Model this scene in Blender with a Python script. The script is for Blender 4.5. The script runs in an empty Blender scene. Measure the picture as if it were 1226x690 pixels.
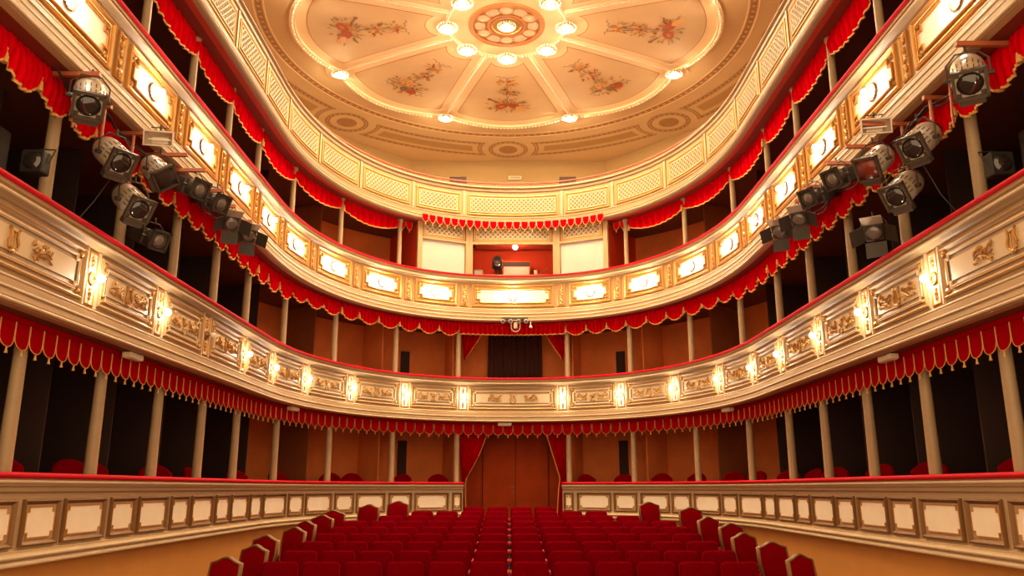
import bpy, bmesh, math, random
from math import sin, cos, pi, radians, atan2, hypot, asin, sqrt
from mathutils import Vector, Matrix

random.seed(7)
S = bpy.context.scene
COL = S.collection

# ------------------------------------------------------------------ camera, world, exposure
# World units are metres; the camera's eye is the origin (z = 0), +Y looks into the auditorium.
cam_data = bpy.data.cameras.new('camera')
cam_data.sensor_width = 36.0
cam_data.lens = 36.0 * 961.0 / 1226.0
cam_data.shift_x = -1.0 / 1226.0
cam_data.clip_start = 0.05
cam_data.clip_end = 200
cam = bpy.data.objects.new('camera', cam_data)
cam.location = (0, 0, 0)
cam.rotation_euler = (radians(90 + 14.0), 0, 0)
COL.objects.link(cam)
S.camera = cam

world = bpy.data.worlds.new('world')
S.world = world
world.use_nodes = True
world.node_tree.nodes['Background'].inputs[0].default_value = (1.0, 0.66, 0.36, 1)
WORLD_STRENGTH = 0.70
world.node_tree.nodes['Background'].inputs[1].default_value = WORLD_STRENGTH

S.view_settings.view_transform = 'Standard'
S.view_settings.look = 'None'
S.view_settings.gamma = 1.0
S.view_settings.exposure = 1.62
S.cycles.use_denoising = True
S.cycles.max_bounces = 8
S.cycles.sample_clamp_indirect = 6.0

CEIL_LAMP = 720.0      # radiance of the crystal ceiling lamps
CEIL_GLOW = 360.0     # bulbs of the outer ring
CEIL_GLOW_INNER = 105.0
WALL_LAMP = 130.0      # bulbs on the middle balcony
SCONCE = 48.0         # bulbs on the lowest balcony

# ------------------------------------------------------------------ materials
MATS = {}
def mat(name, col, rough=0.6, metal=0.0, var=0.0, scale=6.0, emis=None, strength=0.0, sheen=0.0, bump=0.0, bscale=60.0, spec=0.5, wave=None):
    m = bpy.data.materials.new(name)
    m.use_nodes = True
    nt = m.node_tree
    b = nt.nodes['Principled BSDF']
    b.inputs['Base Color'].default_value = (*col, 1)
    b.inputs['Roughness'].default_value = rough
    b.inputs['Metallic'].default_value = metal
    b.inputs['Specular IOR Level'].default_value = spec
    if sheen:
        b.inputs['Sheen Weight'].default_value = sheen
        b.inputs['Sheen Roughness'].default_value = 0.4
        b.inputs['Sheen Tint'].default_value = (0.9, 0.015, 0.04, 1)
    if emis:
        b.inputs['Emission Color'].default_value = (*emis, 1)
        b.inputs['Emission Strength'].default_value = strength
    if var or bump or wave:
        tc = nt.nodes.new('ShaderNodeTexCoord')
    if var:
        nz = nt.nodes.new('ShaderNodeTexNoise')
        nz.inputs['Scale'].default_value = scale
        nz.inputs['Detail'].default_value = 5
        nt.links.new(tc.outputs['Object'], nz.inputs['Vector'])
        mix = nt.nodes.new('ShaderNodeMix')
        mix.data_type = 'RGBA'
        mix.inputs['A'].default_value = (*[max(0, c * (1 - var)) for c in col], 1)
        mix.inputs['B'].default_value = (*[min(1, c * (1 + var)) for c in col], 1)
        nt.links.new(nz.outputs['Fac'], mix.inputs['Factor'])
        nt.links.new(mix.outputs['Result'], b.inputs['Base Color'])
    if bump:
        n2 = nt.nodes.new('ShaderNodeTexNoise')
        n2.inputs['Scale'].default_value = bscale
        n2.inputs['Detail'].default_value = 3
        nt.links.new(tc.outputs['Object'], n2.inputs['Vector'])
        bp = nt.nodes.new('ShaderNodeBump')
        bp.inputs['Strength'].default_value = bump
        bp.inputs['Distance'].default_value = 0.01
        nt.links.new(n2.outputs['Fac'], bp.inputs['Height'])
        nt.links.new(bp.outputs['Normal'], b.inputs['Normal'])
    MATS[name] = m
    return m

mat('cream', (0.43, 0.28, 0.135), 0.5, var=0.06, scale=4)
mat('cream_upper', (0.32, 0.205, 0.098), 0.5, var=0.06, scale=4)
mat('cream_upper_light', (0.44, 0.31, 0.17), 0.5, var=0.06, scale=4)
mat('cream_light', (0.62, 0.47, 0.29), 0.55, var=0.06, scale=7)
mat('field_cream', (0.92, 0.80, 0.64), 0.6, var=0.06, scale=6)
mat('box_shaded', (0.040, 0.016, 0.011), 0.7, var=0.2, scale=2)  # box wall brown with the shade of the stage-side boxes put into the colour
mat('cream_grey', (0.54, 0.385, 0.22), 0.5, var=0.12, scale=5)
mat('column_paint', (0.42, 0.30, 0.165), 0.45, var=0.12, scale=9)
mat('gold', (0.62, 0.31, 0.07), 0.38, metal=0.75, bump=0.25, bscale=40)
mat('gold_dark', (0.22, 0.105, 0.032), 0.5, metal=0.3, bump=0.3, bscale=50)
mat('lattice_back', (0.25, 0.145, 0.050), 0.6, var=0.1, scale=5)
mat('lattice_white', (0.54, 0.42, 0.26), 0.55)
mat('ring_bronze', (0.16, 0.065, 0.014), 0.5, metal=0.2)
mat('gilt_trophy', (0.50, 0.26, 0.07), 0.42, metal=0.5, bump=0.3, bscale=60)
mat('gilt_line', (0.62, 0.29, 0.06), 0.45, metal=0.35)
mat('brown_line', (0.30, 0.15, 0.05), 0.6)
mat('velvet_red', (0.55, 0.003, 0.012), 0.7, spec=0.15, sheen=0.04, var=0.15, scale=20)
mat('cloth_red', (0.64, 0.001, 0.007), 0.7, spec=0.0, var=0.2, scale=12, bump=0.15, bscale=90)
mat('cloth_red_dark', (0.42, 0.002, 0.006), 0.75, spec=0.0, var=0.15, scale=12)
mat('seat_red', (0.150, 0.0005, 0.004), 0.8, spec=0.0, sheen=0.30, var=0.15, scale=14, bump=0.1, bscale=120)
mat('seat_red_trim', (0.40, 0.008, 0.014), 0.5)
mat('chair_red', (0.20, 0.0008, 0.004), 0.8, spec=0.0, sheen=0.25, var=0.12, scale=10)
mat('trim_gold', (0.72, 0.40, 0.10), 0.6, var=0.2, scale=60)
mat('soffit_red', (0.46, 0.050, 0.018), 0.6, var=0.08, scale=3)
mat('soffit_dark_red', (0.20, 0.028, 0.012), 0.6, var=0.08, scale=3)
mat('box_half_shaded', (0.26, 0.078, 0.026), 0.7, var=0.25, scale=1.8, spec=0.08)  # halfway step of the shade painted into the box wall colour
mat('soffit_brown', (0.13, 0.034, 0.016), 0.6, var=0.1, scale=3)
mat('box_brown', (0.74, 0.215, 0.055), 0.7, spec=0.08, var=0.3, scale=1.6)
mat('box_red', (0.50, 0.040, 0.012), 0.65, spec=0.08, var=0.08, scale=3)
mat('door_brown', (0.52, 0.070, 0.010), 0.6, spec=0.08, var=0.3, scale=2.2)
mat('dark_gap', (0.035, 0.012, 0.006), 0.8)
mat('drape_brown', (0.085, 0.022, 0.012), 0.8, var=0.2, scale=10)
mat('ochre', (0.60, 0.26, 0.050), 0.65, var=0.10, scale=2.5)
mat('gallery_wall', (0.44, 0.29, 0.12), 0.7, var=0.06, scale=1.5)
mat('floor_brown', (0.10, 0.035, 0.018), 0.7, var=0.2, scale=3)
mat('ceil_outer', (0.60, 0.42, 0.22), 0.7, var=0.10, scale=1.2)
mat('ceil_cream', (0.90, 0.71, 0.43), 0.7, var=0.07, scale=1.5)
mat('ceil_light', (0.88, 0.68, 0.42), 0.65, var=0.05, scale=2)
mat('ceil_panel', (0.69, 0.52, 0.295), 0.7, var=0.10, scale=1.7)
mat('ceil_brown', (0.36, 0.19, 0.070), 0.7, var=0.2, scale=8)
mat('ceil_mid', (0.42, 0.25, 0.09), 0.7, var=0.1, scale=3)
mat('bead', (0.93, 0.84, 0.68), 0.5)
mat('rose_orange', (0.50, 0.20, 0.06), 0.6, var=0.1, scale=10)
mat('rose_plaster', (0.72, 0.58, 0.40), 0.6, var=0.35, scale=30, bump=0.6, bscale=40)
mat('paint_orange', (0.60, 0.21, 0.025), 0.7)
mat('paint_amber', (0.56, 0.28, 0.05), 0.7)
mat('paint_red', (0.42, 0.085, 0.018), 0.7)
mat('paint_brown', (0.28, 0.14, 0.05), 0.7)
mat('paint_green', (0.42, 0.30, 0.11), 0.7)
mat('paint_grey', (0.33, 0.30, 0.22), 0.7)
mat('paint_skin', (0.74, 0.42, 0.15), 0.7)
mat('lamp_white', (0.9, 0.85, 0.75), 0.4, emis=(1.0, 0.74, 0.42), strength=CEIL_LAMP)
mat('lamp_core', (0.9, 0.85, 0.75), 0.4, emis=(1.0, 0.75, 0.42), strength=CEIL_GLOW)
mat('lamp_core_inner', (0.9, 0.85, 0.75), 0.4, emis=(1.0, 0.75, 0.42), strength=CEIL_GLOW_INNER)
mat('bulb_wall', (0.9, 0.85, 0.75), 0.4, emis=(1.0, 0.86, 0.68), strength=WALL_LAMP)
mat('bulb_sconce', (0.9, 0.85, 0.75), 0.4, emis=(1.0, 0.86, 0.66), strength=SCONCE)
mat('bulb_booth', (0.9, 0.85, 0.75), 0.4, emis=(1.0, 0.70, 0.42), strength=130.0)
mat('bulb_off', (0.80, 0.76, 0.68), 0.2)
mat('crystal', (0.92, 0.86, 0.74), 0.12, spec=0.9)
mat('dark_metal', (0.045, 0.033, 0.023), 0.5, metal=0.2, var=0.2, scale=20)
mat('grey_metal', (0.085, 0.062, 0.042), 0.5, metal=0.3)
mat('silver', (0.55, 0.46, 0.34), 0.38, metal=0.3, var=0.1, scale=12)
mat('reflector', (0.60, 0.50, 0.38), 0.25, metal=0.7)
mat('lens_dark', (0.020, 0.016, 0.014), 0.06, spec=1.0)
mat('lens_grey', (0.16, 0.13, 0.11), 0.10, spec=1.0)
mat('gel_red', (0.20, 0.030, 0.012), 0.25)
mat('lens_blue', (0.05, 0.07, 0.22), 0.3, spec=0.4)
mat('bracket_red', (0.38, 0.10, 0.035), 0.5, metal=0.1)
mat('black_metal', (0.008, 0.006, 0.005), 0.6)
mat('cable', (0.018, 0.012, 0.010), 0.6)
mat('blind_white', (0.56, 0.50, 0.44), 0.7, var=0.02, scale=30)
mat('sign_white', (0.80, 0.66, 0.46), 0.5)
mat('chair_gilt', (0.21, 0.10, 0.034), 0.45, metal=0.3, var=0.15, scale=20)
mat('handle_red', (0.50, 0.06, 0.03), 0.35)
mat('grey_box', (0.42, 0.34, 0.26), 0.5)
mat('rail_red', (0.33, 0.065, 0.025), 0.5)

# ------------------------------------------------------------------ mesh builder
class MB:
    def __init__(self):
        self.v = []; self.f = []; self.m = []; self.cur = 0; self.sm = []; self.smooth = False
    def pts(self, ps):
        i = len(self.v); self.v.extend([tuple(p) for p in ps]); return i
    def face(self, idx):
        self.f.append(tuple(idx)); self.m.append(self.cur); self.sm.append(self.smooth)
    def loft(self, rings, closed=True, cap0=False, cap1=False):
        n = len(rings[0]); base = [self.pts(r) for r in rings]
        for a, b in zip(base, base[1:]):
            for k in range(n if closed else n - 1):
                k2 = (k + 1) % n
                self.face((a + k, a + k2, b + k2, b + k))
        if cap0: self.face([base[0] + k for k in range(n)][::-1])
        if cap1: self.face([base[-1] + k for k in range(n)])
    def box(self, c, s, rot=None):
        x, y, z = s[0] / 2, s[1] / 2, s[2] / 2
        p = [Vector(q) for q in ((-x,-y,-z),(x,-y,-z),(x,y,-z),(-x,y,-z),(-x,-y,z),(x,-y,z),(x,y,z),(-x,y,z))]
        if rot is not None: p = [rot @ q for q in p]
        c = Vector(c); i = self.pts([c + q for q in p])
        for q in ((0,3,2,1),(4,5,6,7),(0,1,5,4),(1,2,6,5),(2,3,7,6),(3,0,4,7)): self.face([i + k for k in q])
    def rbox(self, c, s, r, rot=None, seg=3, taper=1.0):
        """box whose outline in x/z is rounded; depth along y; taper narrows the top."""
        w, d, h = s[0] / 2, s[1] / 2, s[2] / 2
        out = []
        for cx_, cz_, a0 in ((w - r, h - r, 0), (-w + r, h - r, 90), (-w + r, -h + r, 180), (w - r, -h + r, 270)):
            for k in range(seg + 1):
                a = radians(a0 + 90 * k / seg); out.append((cx_ + r * cos(a), cz_ + r * sin(a)))
        c = Vector(c); e = min(r, d) * 0.5
        rings = []
        for yy, g in ((-d, e), (-d + e, 0), (d - e, 0), (d, e)):
            ring = []
            for (x, z) in out:
                t = (z + h) / (2 * h); k = 1 + (taper - 1) * t
                q = Vector((x * k * (1 - g / w), yy, z * (1 - g / h)))
                if rot is not None: q = rot @ q
                ring.append(c + q)
            rings.append(ring)
        self.loft(rings, True, True, True)
    def tube(self, path, r, n=6, cap=True):
        rings = []; P = [Vector(p) for p in path]
        for i, p in enumerate(P):
            t = (P[min(i + 1, len(P) - 1)] - P[max(i - 1, 0)])
            if t.length < 1e-9: t = Vector((0, 0, 1))
            t.normalize()
            a = t.cross(Vector((0, 0, 1)) if abs(t.z) < 0.9 else Vector((1, 0, 0))).normalized(); b = t.cross(a)
            rr = r[i] if isinstance(r, (list, tuple)) else r
            rings.append([p + a * (rr * cos(2*pi*k/n)) + b * (rr * sin(2*pi*k/n)) for k in range(n)])
        self.loft(rings, True, cap, cap)
    def lathe(self, prof, n=12, axis_rot=None, c=(0,0,0), cap0=True, cap1=True):
        c = Vector(c); rings = []
        for r, z in prof:
            ring = [Vector((r * cos(2*pi*k/n), r * sin(2*pi*k/n), z)) for k in range(n)]
            if axis_rot is not None: ring = [axis_rot @ q for q in ring]
            rings.append([c + q for q in ring])
        self.loft(rings, True, cap0, cap1)
    def blob(self, c, r, rot=0.0, nu=6, nv=4):
        """ellipsoid in (x, z) plane rotated by rot, y is depth"""
        rings = []; cr, sr = cos(rot), sin(rot)
        for j in range(1, nv):
            t = pi * j / nv; ring = []
            for k in range(nu):
                a = 2 * pi * k / nu
                x, y, z = r[0] * cos(t), r[1] * sin(t) * cos(a), r[2] * sin(t) * sin(a)
                ring.append((c[0] + x * cr - z * sr, c[1] + y, c[2] + x * sr + z * cr))
            rings.append(ring)
        i0 = len(self.v); self.loft(rings)
        a = self.pts([(c[0] + r[0] * cr, c[1], c[2] + r[0] * sr)]); b = self.pts([(c[0] - r[0] * cr, c[1], c[2] - r[0] * sr)])
        L = i0 + (nv - 2) * nu
        for k in range(nu):
            self.face((i0 + k, a, i0 + (k + 1) % nu)); self.face((L + (k + 1) % nu, b, L + k))
    def torus(self, R, r, N=24, n=6, rot=None, c=(0,0,0), a0=0, a1=2*pi):
        full = abs(a1 - a0 - 2 * pi) < 1e-6; c = Vector(c); rings = []
        for i in range(N if full else N + 1):
            a = a0 + (a1 - a0) * i / N; ring = []
            for k in range(n):
                b = 2 * pi * k / n
                q = Vector(((R + r * cos(b)) * cos(a), (R + r * cos(b)) * sin(a), r * sin(b)))
                ring.append(c + (rot @ q if rot is not None else q))
            rings.append(ring)
        if full: rings.append(rings[0])
        self.loft(rings)
    def map(self, fn, start=0):
        self.v[start:] = [tuple(fn(*p)) for p in self.v[start:]]
        return self
    def build(self, name, mats, parent=None, loc=None):
        me = bpy.data.meshes.new(name)
        me.from_pydata(self.v, [], self.f)
        for mm in (mats if isinstance(mats, (list, tuple)) else [mats]):
            me.materials.append(MATS[mm])
        me.polygons.foreach_set('material_index', self.m)
        me.polygons.foreach_set('use_smooth', self.sm)
        bm = bmesh.new(); bm.from_mesh(me)
        bmesh.ops.recalc_face_normals(bm, faces=bm.faces)
        bm.to_mesh(me); bm.free()
        me.update()
        o = bpy.data.objects.new(name, me)
        COL.objects.link(o)
        if parent is not None: o.parent = parent
        if loc is not None: o.location = loc
        return o

def tag(o, label=None, cat=None, group=None, kind=None):
    if label: o['label'] = label
    if cat: o['category'] = cat
    if group: o['group'] = group
    if kind: o['kind'] = kind
    return o
def thing(name, label, cat, loc=(0, 0, 0), rz=0.0, group=None):
    o = bpy.data.objects.new(name, None); COL.objects.link(o)
    o.empty_display_size = 0.1
    o.location = loc; o.rotation_euler = (0, 0, rz)
    return tag(o, label, cat, group)
KIDS = {}
def dup(root, loc, rz, label, group=None):
    if root.name not in KIDS: KIDS[root.name] = [(c, list(c.children)) for c in root.children]
    r = root.copy(); COL.objects.link(r); r.location = loc; r.rotation_euler = (0, 0, rz)
    r['label'] = label
    if group: r['group'] = group
    for ch, gs in KIDS[root.name]:
        c = ch.copy(); COL.objects.link(c); c.parent = r
        for g in gs:
            d = g.copy(); COL.objects.link(d); d.parent = c
    return r

ORD = ['zeroth', 'first', 'second', 'third', 'fourth', 'fifth', 'sixth', 'seventh', 'eighth', 'ninth', 'tenth', 'eleventh', 'twelfth']
SIDE = {-1: 'left', 1: 'right', 0: 'centre'}

# ------------------------------------------------------------------ the horseshoe curve shared by all tiers
CA, CB, CZ, CN = 4.45, 5.9, 14.2, 2.2
_px, _py = [], []
for i in range(1501):
    t = pi / 2 * i / 1500
    _px.append(CA * max(0, sin(t)) ** (2 / CN)); _py.append(CZ + CB * max(0, cos(t)) ** (2 / CN))
for i in range(1, 601):
    _px.append(CA); _py.append(CZ - 0.02 * i)
_s = [0.0]
for i in range(1, len(_px)): _s.append(_s[-1] + hypot(_px[i] - _px[i-1], _py[i] - _py[i-1]))
# resample by arc length
STEP = 0.02; _tab = []; j = 0
for i in range(int(_s[-1] / STEP)):
    s = i * STEP
    while _s[j + 1] < s: j += 1
    k = (s - _s[j]) / max(1e-9, _s[j + 1] - _s[j])
    _tab.append((_px[j] + k * (_px[j+1] - _px[j]), _py[j] + k * (_py[j+1] - _py[j])))
_nrm = []
for i in range(len(_tab)):
    lo, hi = max(0, i - 6), min(len(_tab) - 1, i + 6)
    if i < 6: tx, ty = _tab[6 + i][0] - (-_tab[6 - i][0]), _tab[6 + i][1] - _tab[6 - i][1]
    else: tx, ty = _tab[hi][0] - _tab[lo][0], _tab[hi][1] - _tab[lo][1]
    l = hypot(tx, ty); _nrm.append((-ty / l, tx / l))
def F(s, w, h):
    """(distance along the front from the axis, metres out towards the hall, height) -> world"""
    sg = -1 if s < 0 else 1
    a = min(abs(s), (len(_tab) - 2) * STEP) / STEP; i = int(a); k = a - i
    x = _tab[i][0] + k * (_tab[i+1][0] - _tab[i][0]); y = _tab[i][1] + k * (_tab[i+1][1] - _tab[i][1])
    nx = _nrm[i][0] + k * (_nrm[i+1][0] - _nrm[i][0]); ny = _nrm[i][1] + k * (_nrm[i+1][1] - _nrm[i][1])
    return (sg * (x - nx * w), y - ny * w, h)
def frame_at(s, w, h):
    """matrix whose x runs along +s, y points INTO the box (away from the hall), z up"""
    p = Vector(F(s, w, h)); q = Vector(F(s, w - 0.1, h)); e = (q - p).normalized()
    x = e.cross(Vector((0, 0, 1))).normalized()
    M = Matrix((x, e, Vector((0, 0, 1)))).transposed().to_4x4(); M.translation = p
    return M
def s_samples(s0, s1, fine=0.16, coarse=1.2):
    out = [s0]; s = s0
    while s < s1 - 1e-6:
        st = fine if abs(s) < 9.2 else coarse
        s = min(s1, s + st)
        if s1 - s < 0.04: s = s1
        out.append(s)
    return out
def sweep(mb, prof, s0, s1, closed=True, caps=False, fine=0.16):
    ss = s_samples(s0, s1, fine)
    mb.loft([[F(s, w, h) for (w, h) in prof] for s in ss], closed, caps and closed, caps and closed)
def sbox(mb, s0, s1, h0, h1, w0, w1, fine=0.25):
    sweep(mb, [(w0, h0), (w1, h0), (w1, h1), (w0, h1)], s0, s1, True, True, fine)

def poly(s0, s1, h0, h1, notch=0.0, fine=0.3, n=None):
    """outline in (s, h), anticlockwise, subdivided along s; notch makes stepped corners"""
    if n is None: n = max(1, int(math.ceil((s1 - s0) / fine))) if abs(s0) < 9.2 or abs(s1) < 9.2 else 2
    out = []
    if notch <= 0:
        for k in range(n + 1): out.append((s0 + (s1 - s0) * k / n, h0))
        for k in range(n + 1): out.append((s1 + (s0 - s1) * k / n, h1))
        return out
    a, b = s0 + notch, s1 - notch
    out.append((s0, h0 + notch)); out.append((a, h0 + notch))
    for k in range(n): out.append((a + (b - a) * k / n, h0))
    out += [(b, h0), (b, h0 + notch), (s1, h0 + notch), (s1, h1 - notch), (b, h1 - notch)]
    for k in range(n): out.append((b + (a - b) * k / n, h1))
    out += [(a, h1), (a, h1 - notch), (s0, h1 - notch)]
    return out
def ring(mb, s0, s1, h0, h1, levels, notch=0.0):
    """raised frame moulding: levels = [(inset, w), ...] from outside to inside"""
    n = max(1, int(math.ceil((s1 - s0) / 0.3))) if abs(s0) < 9.2 or abs(s1) < 9.2 else 2
    mb.loft([[F(s, w, h) for (s, h) in poly(s0 + i, s1 - i, h0 + i, h1 - i, notch, 0.3, n)] for (i, w) in levels])
def plate(mb, s0, s1, h0, h1, w, notch=0.0, th=0.012):
    if notch > 0:
        sbox(mb, s0 + notch, s1 - notch, h0, h1, w - th, w)
        sbox(mb, s0, s0 + notch, h0 + notch, h1 - notch, w - th, w)
        sbox(mb, s1 - notch, s1, h0 + notch, h1 - notch, w - th, w)
    else:
        sbox(mb, s0, s1, h0, h1, w - th, w)

# ------------------------------------------------------------------ setting
FLOOR0, RAKE, RY = -1.74, 0.0611, 10.4
def floor_z(y): return FLOOR0 + RAKE * (max(y, 9.0) - RY)
END = 19.0                       # how far the fronts run towards the stage
COLS = [1.30, 2.86, 4.65, 6.55, 8.40, 10.0, 11.58, 13.15, 14.75, 16.4, 18.0]
OCT = (-0.15, 17.25, 7.75)
CEIL = 10.6

mb = MB()
ys = [2.0, 9.0, 12, 15, 18, 23.0]
mb.loft([[(-6.6, y, floor_z(y)), (6.6, y, floor_z(y)), (6.6, y, floor_z(y) - 0.2), (-6.6, y, floor_z(y) - 0.2)] for y in ys], True, True, True)
tag(mb.build('floor', 'floor_brown'), kind='structure')

half = OCT[2] * math.tan(pi / 8)
ox, oy, oa = OCT
octp = [(ox - oa, 2.0), (ox - oa, oy + half), (ox - half, oy + oa), (ox + half, oy + oa), (ox + oa, oy + half), (ox + oa, 2.0)]
for nm, a, b in (('wall_left', 0, 1), ('wall_rear_left', 1, 2), ('wall_back', 2, 3), ('wall_rear_right', 3, 4), ('wall_right', 4, 5)):
    mb = MB(); p, q = Vector(octp[a]), Vector(octp[b]); t = (q - p).normalized(); nrm = Vector((-t.y, t.x)) * 0.12
    e = t * 0.05
    mb.loft([[(p.x, p.y, z), (q.x, q.y, z), (q.x + nrm.x + e.x, q.y + nrm.y + e.y, z), (p.x + nrm.x - e.x, p.y + nrm.y - e.y, z)] for z in (6.6, CEIL)], True, True, True)
    tag(mb.build(nm, 'gallery_wall'), kind='structure')

# box rear walls, partitions, upper gallery floor
TIER_Z = {0: (-1.25, 1.58), 1: (1.76, 4.12), 2: (4.32, 6.636)}
BOXFLOOR = {0: -0.68, 1: 1.78, 2: 4.36}
for t in (0, 1, 2):
    z0, z1 = TIER_Z[t]
    def rear(a, b, m_):
        mb = MB(); sweep(mb, [(-1.9, z0), (-2.0, z0), (-2.0, z1), (-1.9, z1)], a, b, True, True)
        tag(mb.build('wall_boxes', m_), kind='structure')
    c = 0.95 if t == 0 else 0.0
    if t == 0:
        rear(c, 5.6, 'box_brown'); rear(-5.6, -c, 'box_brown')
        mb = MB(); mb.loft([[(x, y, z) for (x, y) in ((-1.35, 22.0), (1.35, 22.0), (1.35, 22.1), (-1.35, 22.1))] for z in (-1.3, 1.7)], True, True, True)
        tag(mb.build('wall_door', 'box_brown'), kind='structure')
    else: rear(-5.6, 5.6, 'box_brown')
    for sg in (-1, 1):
        for a, b, m_ in ((5.6, 8.4, 'box_half_shaded'), (8.4, END, 'box_shaded')): rear(a if sg > 0 else -b, b if sg > 0 else -a, m_)  # rear wall colour steps darker towards the stage, standing in for shade
    for sg in (-1, 1):
        for k, s in enumerate(COLS):
            if t == 2 and k == 0: continue
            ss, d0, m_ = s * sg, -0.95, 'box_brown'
            if k >= 2: m_ = 'box_half_shaded' if k == 2 else 'box_shaded'  # partitions carry the same painted shade away from the centre
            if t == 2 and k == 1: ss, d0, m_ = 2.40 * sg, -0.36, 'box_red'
            if t == 0 and k == 0: d0, z0b = -0.60, -1.25
            else: z0b = BOXFLOOR[t]
            m2 = MB()
            h = 0.012
            A, B = F(ss - h, d0, 0), F(ss + h, d0, 0); C, D = F(ss + h, -1.95, 0), F(ss - h, -1.95, 0)
            m2.loft([[(q[0], q[1], z) for q in (A, B, C, D)] for z in (z0b, TIER_Z[t][1] - 0.01)], True, True, True)
            tag(m2.build('wall_partition', m_), kind='structure')
mb = MB()
sweep(mb, [(-0.10, 6.90), (-3.4, 6.90), (-3.4, 6.80), (-0.10, 6.80)], -END, END)
tag(mb.build('floor_gallery', 'soffit_brown'), kind='structure')

# dark gaps of half-open box doors
n_door = 2
for t, h0, h1 in ((0, -0.75, 1.20), (1, 1.80, 3.55)):
    for sg in (-1, 1):
        mb = MB()
        sbox(mb, sg * 2.05 - 0.08, sg * 2.05 + 0.08, h0, h1, -1.90, -1.86)
        tag(mb.build('door_%d' % n_door, 'dark_gap'), kind='structure'); n_door += 1

# the central double door
d = thing('door_1', 'tall brown double door at the back of the stalls', 'door', (0.07, 21.9, floor_z(21.9)))
tag(d, kind='structure')
for sg in (-1, 1):
    mb = MB(); mb.box((sg * 0.435, 0, 1.28), (0.86, 0.06, 2.56)); leaf = mb.build('door_leaf', 'door_brown', d)
    mb = MB(); mb.box((sg * 1.06, 0.02, 1.28), (0.36, 0.05, 2.56)); mb.build('side_panel', 'door_brown', d)
    mb = MB(); mb.box((sg * 0.872, -0.01, 1.28), (0.018, 0.07, 2.56)); mb.build('door_stile', 'dark_gap', d)
mb = MB(); mb.box((0, 0.0, 2.62), (2.5, 0.08, 0.12)); mb.build('door_head', 'door_brown', d)
mb = MB(); mb.box((0, -0.01, 1.28), (0.014, 0.065, 2.56)); mb.build('door_joint', 'dark_gap', d)
hd = MB(); hd.box((-0.07, -0.055, 1.06), (0.05, 0.02, 0.05)); hd.box((-0.12, -0.08, 1.07), (0.15, 0.02, 0.025)); hd.box((-0.06, -0.05, 0.93), (0.05, 0.02, 0.06))
tag(hd.build('door_handle', 'handle_red', d), 'red lever handle and lock plate')

# ------------------------------------------------------------------ ceiling with its painted rose
ceil = MB()
cc = (ox, oy)
RR = 5.05
def zd(r): return CEIL + 0.25 * (1 - min(1, (r / RR)) ** 2)
def cp(r, a, dz=0.0):
    """polar point on the ceiling; a = 0 points to the back of the hall"""
    return (cc[0] + r * sin(a), cc[1] + r * cos(a), zd(r) - dz)
N = 96
rs = [0.02, 0.9, 1.6, 2.4, 3.2, 4.1, 5.05, 5.5]
ceil.smooth = True
ceil.loft([[cp(r, 2 * pi * k / N) for k in range(N)] for r in rs], True, True, False)
ceil.smooth = False
# flat field out to the octagonal walls
outer = []
for k in range(N):
    a = 2 * pi * k / N; dx, dy = sin(a), cos(a)
    t = 99
    if dx: t = min(t, (oa + 0.1) / abs(dx))
    if dy > 0:
        t = min(t, (oa + 0.1) / dy); t = min(t, (oa + 0.1) * sqrt(2) / (abs(dx) + dy))
    elif dy < 0: t = min(t, 15.3 / abs(dy))
    outer.append((cc[0] + dx * t, cc[1] + dy * t, CEIL))
ceil.loft([[cp(5.5, 2 * pi * k / N) for k in range(N)], outer], True)
ceil.cur = 0
CE = ceil.build('ceiling', 'ceil_outer')
tag(CE, kind='structure')
mb = MB()
mb.box((cc[0], 13.5, CEIL + 0.42), (16.2, 23.6, 0.1))
tag(mb.build('roof', 'ceil_outer'), kind='structure')

def lobe(a):
    t = ((a + pi / 8) % (pi / 4)) / (pi / 8) - 1
    return 4.72 + 0.36 * (1 - abs(t) ** 1.8)
def lobe_ring(mb, d0, d1, dz, n=192):
    A = [2 * pi * k / n for k in range(n)]
    mb.loft([[cp(lobe(a) + d0, a, 0.001) for a in A], [cp(lobe(a) + d0, a, dz) for a in A], [cp(lobe(a) + d1, a, dz) for a in A], [cp(lobe(a) + d1, a, 0.001) for a in A]], True)
def annulus(mb, r0, r1, dz, a0=0, a1=2 * pi, n=96):
    full = abs(a1 - a0 - 2 * pi) < 1e-6
    A = [a0 + (a1 - a0) * k / n for k in range(n if full else n + 1)]
    mb.loft([[cp(r0, a, 0.001) for a in A], [cp(r0, a, dz) for a in A], [cp(r1, a, dz) for a in A], [cp(r1, a, 0.001) for a in A]], full)
mb = MB(); annulus(mb, 0.95, 4.95, 0.004)
for r in (1.43, 2.0, 2.6, 3.2, 3.8, 4.4): pass
# cream field follows the dome in several rings
mb = MB(); rr_ = [0.93, 1.6, 2.3, 3.0, 3.7, 4.4]
mb.smooth = True
mb.loft([[cp(r, 2*pi*k/N, 0.006) for k in range(N)] for r in rr_] + [[cp(lobe(2*pi*k/N), 2*pi*k/N, 0.006) for k in range(N)]], True)
mb.build('rose_field', 'ceil_cream', CE)
mb = MB(); lobe_ring(mb, -0.07, 0.07, 0.06); mb.build('rose_moulding', 'ceil_light', CE)
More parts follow.
